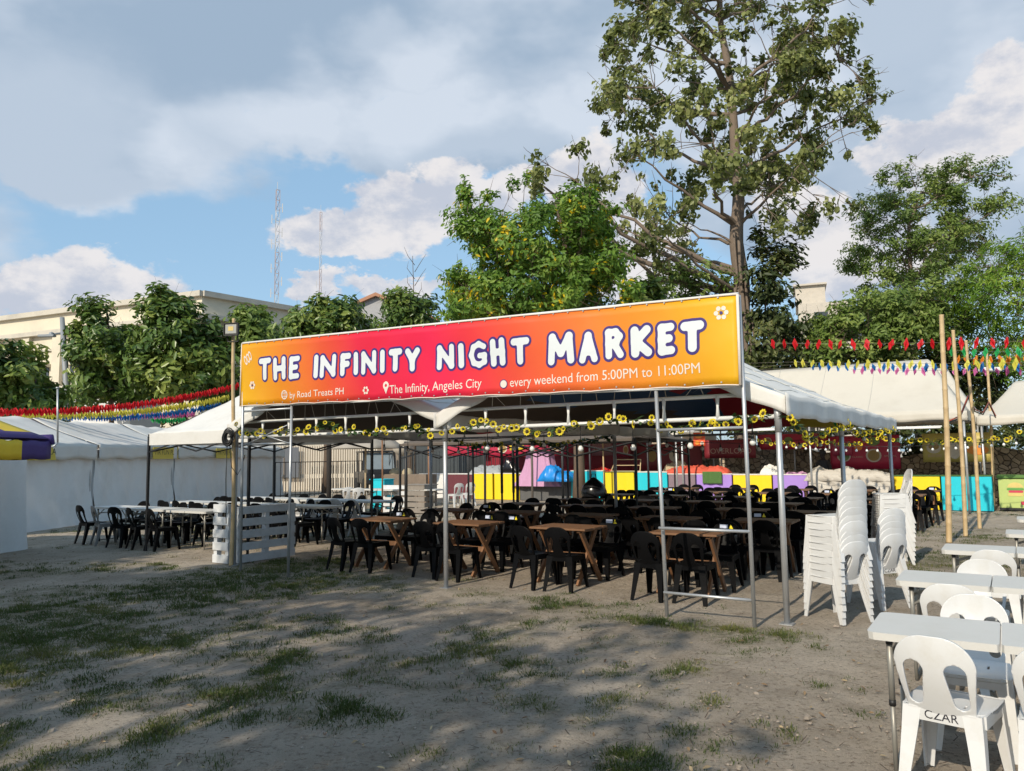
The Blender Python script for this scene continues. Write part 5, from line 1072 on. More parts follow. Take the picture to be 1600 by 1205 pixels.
# stone retaining wall behind the stalls
def stone_mat():
    m = bpy.data.materials.new('rubble_stone'); m.use_nodes = True; nt = m.node_tree; N = nt.nodes; Lk = nt.links; p = N['Principled BSDF']; tc = N.new('ShaderNodeTexCoord')
    v = N.new('ShaderNodeTexVoronoi'); v.inputs['Scale'].default_value = 5.5; Lk.new(tc.outputs['Object'], v.inputs['Vector']); rp = N.new('ShaderNodeValToRGB'); sp = N.new('ShaderNodeSeparateColor'); Lk.new(v.outputs['Color'], sp.inputs[0]); Lk.new(sp.outputs[0], rp.inputs[0])
    e = rp.color_ramp.elements; e[0].color = (.20, .16, .115, 1); e[1].color = (.46, .38, .28, 1)
    v2 = N.new('ShaderNodeTexVoronoi'); v2.feature = 'DISTANCE_TO_EDGE'; v2.inputs['Scale'].default_value = 5.5; Lk.new(tc.outputs['Object'], v2.inputs['Vector']); mr = N.new('ShaderNodeMapRange'); Lk.new(v2.outputs[0], mr.inputs[0]); mr.inputs[2].default_value = .06
    mx = N.new('ShaderNodeMix'); mx.data_type = 'RGBA'; Lk.new(mr.outputs[0], mx.inputs[0]); mx.inputs[6].default_value = (.14, .12, .10, 1); Lk.new(rp.outputs[0], mx.inputs[7]); Lk.new(mx.outputs[2], p.inputs['Base Color']); p.inputs['Roughness'].default_value = .9
    b = N.new('ShaderNodeBump'); b.inputs['Strength'].default_value = 1; b.inputs['Distance'].default_value = .08; Lk.new(mr.outputs[0], b.inputs['Height']); Lk.new(b.outputs[0], p.inputs['Normal']); return m
r = empty('stone_wall', W(3, 20.2), ANG, 'tan rubble stone wall behind the far stall counters', 'wall')
MB().solid(lambda s, t: ((s - .5) * 16, .12 * math.sin(s * 47) * math.sin(t * 5), (1.75 + .3 * math.sin(s * 9) + .12 * math.sin(s * 51)) * t), 90, 10, .4).build('masonry', stone_mat(), r)

# a vendor standing behind the purple counter
def person():
    u, _ = on_v(1287, 735, 18.0); p = W(u, 18.0); r = empty('person', p, ANG + R(170), 'person in dark clothes standing behind the beige tarp counter', 'person')
    def skin(name, J, E_, rad, m, sub=2):
        me = bpy.data.meshes.new(name); me.from_pydata(J, E_, []); me.update(); o = bpy.data.objects.new(name, me); COL.objects.link(o); link_parent(o, r)
        md = o.modifiers.new('skin', 'SKIN'); sv_ = me.skin_vertices[0].data
        for i, q in enumerate(rad): sv_[i].radius = q if hasattr(q, '__len__') else (q, q)
        sv_[0].use_root = True; s2 = o.modifiers.new('sub', 'SUBSURF'); s2.levels = s2.render_levels = sub; me.materials.append(m); return o
    J = [(0, 0, .95), (0, .01, 1.12), (0, .0, 1.32), (0, -.01, 1.43), (0, .02, 1.50), (0, .035, 1.60), (0, .03, 1.68), (-.17, 0, 1.38), (-.24, .03, 1.12), (-.14, .22, .98), (.17, 0, 1.38), (.25, .04, 1.12), (.16, .24, .98), (-.10, 0, .88), (-.11, .01, .48), (-.11, -.01, .08), (-.11, .12, .04), (.10, 0, .88), (.11, .01, .48), (.11, -.01, .08), (.11, .12, .04)]
    E_ = [(0, 1), (1, 2), (2, 3), (3, 4), (4, 5), (5, 6), (2, 7), (7, 8), (8, 9), (2, 10), (10, 11), (11, 12), (0, 13), (13, 14), (14, 15), (15, 16), (0, 17), (17, 18), (18, 19), (19, 20)]
    rad = [(.15, .11), (.14, .10), (.17, .11), (.07, .06), (.055, .055), (.085, .10), (.075, .09), .06, .045, .032, .06, .045, .032, .085, .06, .045, .035, .085, .06, .045, .035]
    skin('body', J, E_, rad, mat('dark_skin_cloth', (.035, .026, .022), .8, var=.3))
    hair = MB(); hair.lathe([(0, .115), (.06, .105), (.095, .06), (.105, 0), (.098, -.05)], (0, .015, 1.66), 14); hair.build('hair', mat('black_hair', (.01, .009, .008), .6), r)
    sh = MB(); sh.grid(lambda s, t: ((.185 - .02 * t + .01 * math.sin(s * 30)) * math.cos(2 * math.pi * s), (.135) * math.sin(2 * math.pi * s), .93 + .48 * t), 28, 8); sh.build('shirt', mat('dark_shirt', (.02, .021, .025), .85), r)
    f = MB(); f.box((-.035, .132, 1.635), (.022, .01, .010)); f.box((.035, .132, 1.635), (.022, .01, .010)); f.box((0, .145, 1.60), (.02, .03, .03), bev=.008); f.box((0, .132, 1.565), (.045, .01, .010)); f.build('face', mat('face_detail', (.05, .03, .025), .6), r)
    for s in (-1, 1):
        for k in range(5):
            h = MB(); b = Vector((s * .15 + (k - 2) * .016, .255, .97)); t = b + Vector((s * (-.005 if k else -.03), .05 - abs(k - 2) * .006 if k else .015, -.03)); h.tube([b, b.lerp(t, .6) + Vector((0, .01, .004)), t], [.009, .008, .006], 6); h.build('finger', MATS['dark_skin_cloth'], r)
person()

# ------------------------------------------------------------------ yard behind the left tent: white chairs, crates, umbrella, railings, vehicle, fence
GF_ = 'white chairs in the sunny back yard'
for k, (x, y, rz, lb) in enumerate(((541, 801, 25, 'white chair in the sunny yard, leftmost of the pair by the umbrella pole'), (558, 803, 20, 'white chair in the sunny yard, right one of the pair by the umbrella pole'), (712, 792, 30, 'white chair by the yellow counters, seen left of the dark tent pole'), (731, 790, 25, 'white chair by the yellow counters, closest to the dark tent pole'), (645, 780, 160, 'white chair facing the yard behind the grey pallet'))):
    p = gp(x, y); chair('white', p, R(rz), lb, GF_)
for k, (x, y, lb) in enumerate(((545, 763.5, 'white folding table behind the pair of yard chairs'), (600, 764, 'white folding table beside the cyan bin in the yard'), (665, 764, 'white folding table right of the grey yard pallet'))):
    p = gp(x, y, .735); ftable((p.x, p.y, 0), ANG, lb, 'white folding tables in the back yard')
p = gp(618, 802); pallet(p, ANG + .1, .9, .85, 'grey slatted pallet standing in the back yard')
p = gp(655, 802); r = empty('wooden_crate', p, ANG, 'grey-brown slatted crate beside the yard pallet', 'crate'); m = MB()
for i in range(5): m.box((0, -.3, .1 + i * .17), (.9, .02, .14), bev=.004); m.box((.45, 0, .1 + i * .17), (.02, .6, .14), bev=.004); m.box((-.45, 0, .1 + i * .17), (.02, .6, .14), bev=.004)
m.build('slat_wall', mat('weathered_wood', (.24, .21, .18), .85, var=.3, bump=.2), r); m = MB(); m.box((0, 0, .86), (.96, .66, .025)); m.build('lid', MATS['weathered_wood'], r)
p = gp(597, 795); r = empty('cyan_bin', p, ANG, 'cyan cloth-covered box between yard table and pallet', 'box'); m = MB(); m.box((0, 0, .48), (.62, .5, .96), bev=.02); m.build('body', CL['cyan'], r); m = MB(); m.box((0, 0, .972), (.66, .54, .03), bev=.008); m.build('lid', CL['cyan'], r)
p = gp(640, 790); r = empty('wooden_stall_box', p, ANG, 'brown wooden stall box with bundles on top', 'box'); m = MB(); m.box((0, 0, .55), (2.0, .6, 1.1), bev=.01); m.build('body', mat('rough_brown_wood', (.19, .145, .11), .85, var=.35, vscale=5, bump=.2), r)
for k, x in enumerate((-.7, -.1)): m = MB(); m.lathe([(0, .22), (.1, .2), (.19, .1), (.2, 0)], (x, 0, 1.10), 12); m.build('bundle', MATS['sack_cloth'], r)
p = gp(571, 790); r = empty('yard_umbrella', p, 0, 'beige yard umbrella on a pale wooden pole', 'umbrella'); zt = 2.75
m = MB(); m.tube([(0, 0, 0), (0, 0, zt)], .035, 10); m.build('pole', mat('pale_pole', (.55, .42, .26), .6), r)
def umb(s, t): a = 2 * math.pi * s; rr = 1.35 * t * (1 - .06 * math.cos(8 * a) * t); return (rr * math.cos(a), rr * math.sin(a), zt + .02 - .75 * t ** 1.7)
m = MB(); m.solid(umb, 48, 10, .008); m.build('canopy', mat('beige_canvas', (.40, .36, .31), .8, trans=.15), r)
p = gp(641, 778); r = empty('round_lantern', (p.x, p.y - 2, 2.15), 0, 'pale round paper lantern hanging by the dark wall', 'lantern'); m = MB(); m.lathe([(0.02, .42), (.25, .36), (.42, .16), (.45, 0), (.4, -.2), (.2, -.38), (.02, -.42)], n=20); m.build('shade', mat('lantern_paper', (.5, .45, .38), .8), r); m = MB(); m.tube([(0, 0, .42), (0, 0, .8)], .01, 5); m.build('cord', M_sock, r)
# black railing in front of the white picket fence
def railing(a, b, h, label, n, matl, rail=(.1, 1.0), t=.02):
    a, b = Vector((a.x, a.y, 0)), Vector((b.x, b.y, 0)); d = b - a; r = empty('metal_railing', (a + b) / 2, math.atan2(d.y, d.x), label, 'railing', 'railings behind the yard'); l = d.length
    m = MB()
    for k in rail: m.bar((-l / 2, 0, h * k), (l / 2, 0, h * k), t * 1.6, t * 1.6)
    m.build('rail', matl, r); m = MB()
    for i in range(n + 1): x = -l / 2 + l * i / n; m.bar((x, 0, 0), (x, 0, h), t, t)
    m.build('bar', matl, r); return r
fa, fb = gp(430, 781), gp(585, 771)
railing(fa, fb, 1.55, 'low black railing before the white picket fence', 22, M_blk_metal)
ra, rb_ = gp(560, 770), gp(800, 776); railing(Vector((ra.x, ra.y, 0)), Vector((rb_.x, rb_.y, 0)), 1.95, 'tall dark railing in front of the slate wall', 44, mat('dark_railing', (.06, .065, .07), .5, .3))
a, b = gp(420, 768), gp(590, 764); d = b - a; r = empty('picket_fence', (a + b) / 2, math.atan2(d.y, d.x), 'tall white picket fence beyond the back yard', 'fence'); l = d.length; m = MB(); n = 46
for i in range(n): m.box((-l / 2 + l * (i + .5) / n, 0, 1.55), (l / n * .5, .03, 3.1))
m.build('picket', mat('fence_white', (.72, .66, .56), .6), r); m = MB()
for z in (.75, 2.45): m.bar((-l / 2, .04, z), (l / 2, .04, z), .05, .22)
m.build('rail', MATS['fence_white'], r)
for x, lb in ((-l * .36, 'left'),): r2 = empty('notice_board', (a + b) / 2 + d.normalized() * x + Vector((.05, -.25, 1.5)), math.atan2(d.y, d.x), 'dark double notice board hung on the picket fence', 'notice board'); m = MB(); m.box((-.35, 0, 0), (.62, .04, 1.5), bev=.01); m.box((.38, 0, .0), (.7, .04, 1.6), bev=.01); m.build('panel', mat('board_grey', (.16, .17, .19), .5), r2); m = MB(); m.box((.02, .02, 0), (.05, .03, 1.75)); m.build('frame', M_blk_metal, r2)
# slate wall block
a, b = gp(606, 765), gp(706, 767); d = b - a; r = empty('slate_wall', (a + b) / 2 + Vector((.6, .8, 0)), math.atan2(d.y, d.x), 'dark slate-grey garden wall behind the railing', 'wall'); m = MB(); m.box((0, 0, 1.6), (d.length, .3, 3.2)); m.build('masonry', mat('slate', (.045, .055, .062), .7, var=.3, vscale=2), r); m = MB(); m.box((0, 0, 3.23), (d.length + .1, .4, .07)); m.build('coping', mat('slate_cap', (.10, .11, .11), .7), r)
# parked jeep
p = gp(590, 771); r = empty('parked_jeep', p, R(200), 'dark open-sided jeep parked by the picket fence', 'jeep'); Mj = mat('jeep_paint', (.02, .022, .026), .3)
m = MB(); m.box((0, .0, .75), (1.7, 3.6, .55), bev=.06); m.box((0, 1.25, 1.05), (1.55, 1.1, .22), bev=.06); m.build('body', Mj, r)
m = MB(); m.box((0, -.55, 1.98), (1.6, 2.1, .08), bev=.03); m.bar((-.75, .5, 1.1), (-.72, .3, 1.98), .07, .07); m.bar((.75, .5, 1.1), (.72, .3, 1.98), .07, .07); m.bar((-.74, -1.55, 1), (-.74, -1.55, 1.98), .07, .07); m.bar((.74, -1.55, 1), (.74, -1.55, 1.98), .07, .07); m.build('roof', Mj, r)
m = MB(); m.hexa([(-.7, .52, 1.12), (.7, .52, 1.12), (.7, .54, 1.12), (-.7, .54, 1.12), (-.67, .32, 1.92), (.67, .32, 1.92), (.67, .34, 1.92), (-.67, .34, 1.92)]); m.build('windscreen', mat('car_glass', (.25, .30, .34), .05, spec=1), r)
for x in (-.78, .78):
    for y in (-1.2, 1.2): o = MB(); o.lathe([(.0, -.1), (.2, -.11), (.36, -.1), (.38, 0), (.36, .1), (.2, .11), (.0, .1)], n=18); o.v = [(x + q[2], y + q[0], .38 + q[1]) for q in o.v]; o.build('wheel', mat('tyre', (.02, .02, .02), .9), r)
for x in (-.55, .55): o = MB(); o.lathe([(.0, .03), (.09, .02), (.1, 0)], n=14); o.v = [(x + q[0], 1.81 + q[2], .85 + q[1]) for q in o.v]; o.build('headlight', mat('lamp_clear', (.7, .7, .68), .1), r)
# wooden and black posts in the yard between tents
for x, y, yt, rr, mm, lb in ((513, 822, 680, .075, mat('bark_dark', (.022, .018, .015), .9, bump=.4), 'thick dark round post among the left tables'), (597, 812, 672, .03, M_woodleg, 'thin brown post behind the left wooden tables'), (634, 815, 690, .055, M_blk_metal, 'black post behind the left centre tables'), (809, 815, 678, .05, M_blk_metal, 'black post standing between second row tables'), (670, 800, 690, .04, M_woodleg, 'brown timber post left of the centre tent post'), (732, 798, 680, .04, M_blk_metal, 'black post in front of the leftmost yellow counter'), (758, 795, 682, .05, mat('grey_timber', (.12, .10, .085), .8), 'weathered timber post against the yellow counter'), (832, 790, 684, .05, MATS['grey_timber'], 'weathered timber post before the pink drape'), (880, 806, 672, .045, M_blk_metal, 'black steel post right of the blue tarp'), (923, 790, 682, .04, M_blk_metal, 'black post in front of the cyan counter'), (994, 790, 675, .04, M_blk_metal, 'left one of two dark posts by the second cyan counter'), (1014, 790, 680, .04, M_blk_metal, 'right one of two dark posts by the second cyan counter'), (1055, 788, 690, .022, M_blk_metal, 'slender black post before the mauve counter'), (944, 785, 684, .035, M_bamboo, 'pale bamboo prop beside the red cloth')):
    p = gp(x, y); t = at(x, yt, p.y); r = empty('tent_post', p, 0, lb, 'post'); m = MB(); m.tube([(0, 0, -.03), (.01, 0, t.z / 2), (0, 0, t.z)], rr * .8, 12); m.tube([(0, 0, 0), (0, 0, .05)], rr * 1.15, 12); m.build('shaft', mm, r)

r = empty('black_bag', W(*[q for q in uv_of(gp(928, 775, .76))], .755), ANG, 'black bag with a peaked top on a back table', 'bag'); m = MB(); m.lathe([(.28, 0), (.30, .1), (.24, .26), (.12, .36), (.04, .42), (0, .43)], n=16); m.build('cloth', MATS['bin_bag'], r); m = MB(); m.tube([(-.08, 0, .36), (-.05, 0, .5), (.05, 0, .5), (.08, 0, .36)], .012, 6); m.build('handle', M_sock, r)

# ------------------------------------------------------------------ buildings and masts far behind
M_cream = mat('cream_render', (.62, .56, .44), .85, var=.06, vscale=.6, dirt=(.34, .32, .28), dscale=.35, damt=.45)
M_band = mat('cream_band', (.50, .46, .39), .85, var=.1, vscale=.5, dirt=(.22, .21, .20), dscale=.6, damt=.5)
def wallq(m, a, b, z0, z1, out, th, mi=0):
    d = (b - a).normalized(); n = Vector((d.y, -d.x, 0)) * out; m.hexa([(*(a.xy), z0), (*(b.xy), z0), (*((b + n * th).xy), z0), (*((a + n * th).xy), z0), (*(a.xy), z1), (*(b.xy), z1), (*((b + n * th).xy), z1), (*((a + n * th).xy), z1)], mi)
def big_building():
    c = at(316, 458, 55); Hh = c.z; l = at(-60, 508, 66); rr = at(470, 480, 62); c0 = Vector((c.x, c.y, 0)); l0 = c0 + (Vector((l.x, l.y, 0)) - c0); r0 = Vector((rr.x, rr.y, 0))
    r = empty('cream_building', c0, 0, 'large cream building with banded parapet behind the left trees', 'building')
    dl = (l0 - c0).normalized(); Ll = (l0 - c0).length; nl = Vector((dl.y, -dl.x, 0)); nl = nl if nl.y < 0 else -nl
    dr = (r0 - c0).normalized(); Lr = (r0 - c0).length; nr = Vector((dr.y, -dr.x, 0)); nr = nr if nr.y < 0 else -nr
    m = MB(); bk = l0 + r0 - c0
    m.add([(*c0.xy, 0), (*r0.xy, 0), (*bk.xy, 0), (*l0.xy, 0), (*c0.xy, Hh), (*r0.xy, Hh), (*bk.xy, Hh), (*l0.xy, Hh)], [(0, 1, 5, 4), (1, 2, 6, 5), (2, 3, 7, 6), (3, 0, 4, 7), (4, 5, 6, 7)]); m.build('wall', M_cream, r, True)
    def slab(dv, nv, L_, z0, z1, out, a0=0.0, a1=1.0, mi=0, mb=None):
        p, q = c0 + dv * L_ * a0 + nv * .004, c0 + dv * L_ * a1 + nv * .004; mb.hexa([(*p.xy, z0), (*q.xy, z0), (*(q + nv * out).xy, z0), (*(p + nv * out).xy, z0), (*p.xy, z1), (*q.xy, z1), (*(q + nv * out).xy, z1), (*(p + nv * out).xy, z1)], mi)
    m = MB()
    for dv, nv, L_ in ((dl, nl, Ll), (dr, nr, Lr)):
        slab(dv, nv, L_, Hh - .25, Hh + .15, .35, -.004, 1.0, mb=m); slab(dv, nv, L_, Hh - 1.9, Hh - 1.55, .5, -.004, 1.0, mb=m); slab(dv, nv, L_, Hh - 3.2, Hh - 3.05, .18, -.004, 1.0, mb=m); slab(dv, nv, L_, Hh - 7.6, Hh - 7.2, .3, -.004, 1.0, mb=m); slab(dv, nv, L_, Hh - 8.9, Hh - 8.7, .2, -.004, 1.0, mb=m)
    m.build('cornice', M_band, r, True)
    for k in range(7):
        a0 = .12 + k * .135; m = MB(); slab(dl, nl, Ll, Hh - 7.2, Hh - 1.9, .32, a0, a0 + .035, mb=m); m.build('pilaster', M_cream, r, True)
    for k in range(4):
        a0 = .10 + k * .25; m = MB(); slab(dr, nr, Lr, Hh - 7.2, Hh - 1.9, .32, a0, a0 + .05, mb=m); m.build('pilaster', M_cream, r, True)
    Mac = mat('ac_case', (.42, .41, .38), .6); Mgl = mat('dark_pane', (.05, .06, .07), .15)
    for k in range(6):
        a0 = .20 + k * .135
        w = MB(); slab(dl, nl, Ll, Hh - 5.9, Hh - 4.5, .06, a0 - .022, a0 + .022, mb=w); wo = w.build('window', Mgl, r, True); f = MB(); slab(dl, nl, Ll, Hh - 4.5, Hh - 4.25, .5, a0 - .03, a0 + .03, mb=f); slab(dl, nl, Ll, Hh - 6.05, Hh - 5.9, .3, a0 - .03, a0 + .03, mb=f); slab(dl, nl, Ll, Hh - 5.9, Hh - 4.5, .12, a0 - .002, a0 + .002, mb=f)
        o = f.build('frame', M_cream, None); o.parent = wo; CH.setdefault(wo.name, []).append(o); o.location = (0, 0, 0); o.data.transform(Matrix.Translation(-c0))
        a = MB(); slab(dl, nl, Ll, Hh - 5.85, Hh - 5.25, .55, a0 + .004, a0 + .018, mb=a); a.build('air_conditioner', Mac, r, True)
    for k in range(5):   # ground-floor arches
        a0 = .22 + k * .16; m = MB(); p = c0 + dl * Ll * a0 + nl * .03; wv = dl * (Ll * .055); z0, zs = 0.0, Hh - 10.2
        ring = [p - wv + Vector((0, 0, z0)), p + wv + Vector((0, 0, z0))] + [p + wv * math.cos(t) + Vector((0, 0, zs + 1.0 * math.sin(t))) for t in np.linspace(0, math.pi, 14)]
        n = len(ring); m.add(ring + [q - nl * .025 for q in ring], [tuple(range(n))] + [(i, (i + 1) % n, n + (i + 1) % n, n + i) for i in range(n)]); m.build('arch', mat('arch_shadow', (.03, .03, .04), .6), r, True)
big_building()
# low annexe with grey and white panels in front of it
a = at(72, 604, 47); b = at(205, 600, 45); r = empty('annexe', Vector(((a.x + b.x) / 2, (a.y + b.y) / 2, 0)), math.atan2(b.y - a.y, b.x - a.x), 'low annexe with dark and white panels at the foot of the cream building', 'building'); L_ = (b - a).length
m = MB(); m.box((0, 1.2, a.z / 2 - .1), (L_, 2.4, a.z - .2)); m.build('wall', mat('annexe_white', (.6, .6, .6), .7), r); m = MB(); m.box((-L_ * .36, -.02, a.z * .72), (L_ * .26, .06, a.z * .5)); m.build('panel', mat('annexe_dark', (.04, .05, .06), .5), r); m = MB(); m.box((0, 1.2, a.z - .1), (L_ + .3, 2.7, .18)); m.build('roof', M_band, r)
r = empty('pale_house', Vector((-9.5, 46, 0)), R(10), 'pale low house beyond the picket fence', 'house'); m = MB(); m.box((0, 0, 1.9), (16, 5, 3.8)); m.build('wall', mat('house_pale', (.30, .25, .20), .85), r); m = MB(); m.box((0, 0, 3.9), (16.6, 5.6, .2)); m.build('roof', M_band, r)
# street lamp before the building
b0 = at(106, 628, 42); t0 = at(97, 496, 42); r = empty('street_lamp', (b0.x, b0.y, 0), 0, 'grey street lamp post with one arm before the cream building', 'lamp'); m = MB(); m.tube([(0, 0, 0), (0, 0, b0.z), (t0.x - b0.x, 0, t0.z)], [.2, .18, .12], 10); m.build('post', mat('grey_post', (.22, .24, .26), .5), r)
q = at(98, 520, 42); q2 = at(68, 525, 42); m = MB(); m.tube([(q.x - b0.x, 0, q.z), (q2.x - b0.x, -.1, q2.z)], .045, 8); m.build('arm', MATS['grey_post'], r); m = MB(); m.box((q2.x - b0.x + .25, -.1, q2.z - .02), (.9, .3, .14), bev=.05); m.lathe([(0, .16), (.12, .1), (.13, 0)], (q2.x - b0.x + .5, -.1, q2.z + .05), 10); m.build('lamp_head', MATS['grey_post'], r)
# radio masts
def mast(px, ytop, ybot, Y, w, label, thick):
    b = at(px, ybot, Y); t = at(px, ytop, Y); r = empty('radio_mast', (b.x, b.y, 0), .4, label, 'mast'); h = t.z; m = MB(); Mm = [mat('mast_red', (.40, .32, .31), .6), mat('mast_white', (.52, .52, .53), .6)]
    n = 26; cr = [(w * math.cos(a), w * math.sin(a)) for a in (0, 2.094, 4.189)]
    for k in range(n):
        z0, z1 = h * k / n, h * (k + 1) / n; mi = (k // 4) % 2
        for i in range(3): j = (i + 1) % 3; m.bar((*cr[i], z0), (*cr[i], z1), thick, thick, mi); m.bar((*cr[i], z0), (*cr[j], z1), thick * .7, thick * .7, mi); m.bar((*cr[i], z1), (*cr[j], z1), thick * .7, thick * .7, mi)
    m.build('lattice', Mm, r); m = MB(); m.bar((0, 0, h), (0, 0, h * 1.03), thick, thick); m.build('spike', Mm[1], r)
    for k in range(8 if w > .4 else 3):
        z = h * (.62 + .045 * k); s = 1 if k % 2 else -1; m = MB(); m.bar((s * w, 0, z), (s * (w + .5), 0, z), thick, thick); m.bar((s * (w + .5), 0, z - .9), (s * (w + .5), 0, z + .9), thick * 2, thick * 2); m.build('antenna', Mm[1], r)
mast(431, 297, 480, 150, .5, 'taller radio mast rising behind the cream building', .085)
mast(500, 332, 470, 170, .32, 'shorter thin radio mast right of the taller one', .06)
# pitched roof house and boxy building
p = at(588, 464, 62); q = at(560, 492, 62); r = empty('gabled_house', (p.x, p.y, 0), 0, 'grey gabled house with orange roof edge behind the trees', 'house'); m = MB(); hw = 4.6; ez = q.z - .4
m.add([(-hw, 0, 0), (hw, 0, 0), (hw, 0, ez), (0, 0, p.z), (-hw, 0, ez), (-hw, 9, 0), (hw, 9, 0), (hw, 9, ez), (0, 9, p.z), (-hw, 9, ez)], [(0, 1, 2, 3, 4), (5, 9, 8, 7, 6), (0, 4, 9, 5), (1, 6, 7, 2)]); m.build('wall', mat('grey_render', (.36, .36, .37), .8), r)
m = MB(); m.hexa([(-hw - .5, -.4, ez - .3), (-hw - .5, 9.4, ez - .3), (0, 9.4, p.z + .02), (0, -.4, p.z + .02), (-hw - .5, -.4, ez - .05), (-hw - .5, 9.4, ez - .05), (0, 9.4, p.z + .3), (0, -.4, p.z + .3)]); m.hexa([(hw + .5, -.4, ez - .3), (hw + .5, 9.4, ez - .3), (0.003, 9.4, p.z + .02), (0.003, -.4, p.z + .02), (hw + .5, -.4, ez - .05), (hw + .5, 9.4, ez - .05), (0.003, 9.4, p.z + .3), (0.003, -.4, p.z + .3)]); m.build('roof', mat('clay_roof', (.40, .20, .12), .8), r)
a = at(1248, 442, 60); b = at(1322, 452, 60); r = empty('rooftop_block', ((a.x + b.x) / 2, 60, 0), R(-20), 'pale concrete building behind the right trees', 'building'); w = (b.x - a.x) * 1.0; m = MB(); m.box((0, 3, (a.z) / 2 - .8), (w, 6, a.z - 1.6)); m.build('wall', mat('pale_concrete', (.52, .47, .40), .85, dirt=(.3, .28, .25)), r); m = MB(); m.box((-.9, 3, a.z - .8), (w * .6, 4, 1.7)); m.box((-.9, 3, a.z + .09), (w * .68, 4.6, .14)); m.build('penthouse', MATS['pale_concrete'], r)
m = MB(); m.box((-.2, -.02, a.z - 3.0), (1.0, .06, 1.3)); m.box((2.0, -.02, a.z - 4.2), (2.4, .06, 1.2)); m.build('window', MATS['dark_pane'], r)

# ------------------------------------------------------------------ trees
def in_poly(px, py, poly):
    c = False; j = len(poly) - 1
    for i in range(len(poly)):
        (xi, yi), (xj, yj) = poly[i], poly[j]
        if (yi > py) != (yj > py) and px < (xj - xi) * (py - yi) / (yj - yi) + xi: c = not c
        j = i
    return c
M_bark = mat('bark_grey', (.17, .13, .10), .9, var=.3, vscale=5, bump=.6, bscale=14)
M_bark2 = mat('bark_brown', (.12, .085, .06), .9, var=.3, vscale=5, bump=.5, bscale=14)
def curve_pts(a, b, n, wob, up):
    a, b = Vector(a), Vector(b); d = b - a; mid = a.lerp(b, .5) + Vector((jit(wob), jit(wob), up)); out = []
    for i in range(n + 1): t = i / n; out.append(a * (1 - t) ** 2 + mid * 2 * t * (1 - t) + b * t * t + Vector((jit(wob * .15), jit(wob * .15), jit(wob * .15))) * (1 if 0 < i < n else 0))
    return out
def tree(name, label, Y, outline, trunk, n_cl, r_cl, n_leaf, l_size, lm, bark, depth, trunk_r, acc=0.0, inset=None, aspect=.42, droop=None, flat=.75, twigs=True, base_y=None, seed=0, up=.55, branch_r=.03, cat='tree', group=None, twig_n=3):
    """outline: crown silhouette as sight-line pixels taken at distance Y; the crown gets depth metres of thickness"""
    inset = r_cl * .6 if inset is None else inset
    rg = np.random.default_rng(seed + 100); random.seed(seed + 5)
    W3 = [at(x, y, Y) for x, y in outline]; poly = [(p.x, p.z) for p in W3]; X0, X1 = min(p[0] for p in poly), max(p[0] for p in poly); Z0, Z1 = min(p[1] for p in poly), max(p[1] for p in poly); xc = (X0 + X1) / 2
    tb = at(trunk[0][0], trunk[0][1], Y); root = empty(name, (tb.x, Y, 0), 0, label, cat, group); base = Vector((tb.x, Y, 0))
    tp = [Vector((0, 0, 0))] + [at(x, y, Y) - base for x, y in trunk]
    tp = sorted(tp, key=lambda q: q.z); m = MB(); k = len(tp); fine = []
    for i in range(k - 1):
        for j in range(4): fine.append(tp[i].lerp(tp[i + 1], j / 4))
    fine.append(tp[-1]); L = len(fine); m.tube([p + Vector((.06 * math.sin(i * 1.1), .05 * math.sin(i * .7), 0)) * trunk_r * 3 for i, p in enumerate(fine)], [trunk_r * (1 - .82 * i / (L - 1)) * (1.25 if i == 0 else 1) for i in range(L)], 10)
    C = []; tries = 0
    while len(C) < n_cl and tries < n_cl * 60:
        tries += 1; x, z = rg.uniform(X0, X1), rg.uniform(Z0, Z1)
        if not all(in_poly(x + ox, z + oz, poly) for ox, oz in ((inset, 0), (-inset, 0), (0, inset), (0, -inset))): continue
        e = min(1, abs(x - xc) / max(.1, (X1 - X0) / 2)); y = rg.uniform(-1, 1) * depth * math.sqrt(max(.05, 1 - .8 * e * e)); C.append((x - base.x, y, z))
    C = np.array(C); axis_ = np.array([tuple(p) for p in fine])
    tw = MB(); nl = max(4, n_cl // 11); K = C[rg.choice(len(C), nl, replace=False)]
    for _ in range(3):
        own = np.argmin(((C[:, None] - K[None]) ** 2).sum(-1), 1); K = np.array([C[own == q].mean(0) if (own == q).any() else K[q] for q in range(nl)])
    own = np.argmin(((C[:, None] - K[None]) ** 2).sum(-1), 1); limbs = []
    for q in range(nl):
        hd = math.hypot(K[q][0] - axis_[-1][0], K[q][1]); a = axis_[2 + int(np.argmin(np.linalg.norm(axis_[2:] - (K[q] - np.array([0, 0, .6 * hd])), axis=1)))]; ln = float(np.linalg.norm(K[q] - a))
        pts = curve_pts(a, K[q], 8, .16 * ln, -.06 * ln); limbs.append(pts); b0 = branch_r * (.7 + .30 * ln); m.tube(pts, [b0 * (1 - .78 * i / 8) for i in range(9)], 6, cap=False)
    for ci, c in enumerate(C):
        lp = limbs[own[ci]]; a = min(lp[3:], key=lambda p: (p - Vector(c) + Vector((0, 0, .35))).length); ln = (Vector(c) - a).length; pts = curve_pts(a, c, 5, .16 * ln, up * .2 * ln); b0 = branch_r * (.28 + .12 * ln); m.tube(pts, [b0 * (1 - .75 * i / 5) for i in range(6)], 5, cap=False)
        if twigs:
            for _ in range(twig_n): q = Vector(c) + Vector(rg.normal(0, r_cl * .7, 3)); s = pts[rg.integers(3, 6)]; tw.tube([s, s.lerp(q, .5) + Vector((jit(.1), jit(.1), jit(.1))), q], [branch_r * .35, branch_r * .25, branch_r * .12], 4, cap=False)
    m.v += []; b = len(m.v); m.v += tw.v; m.f += [tuple(i + b for i in f) for f in tw.f]; m.m += tw.m; m.sm += tw.sm
    m.build('trunk', bark, root)
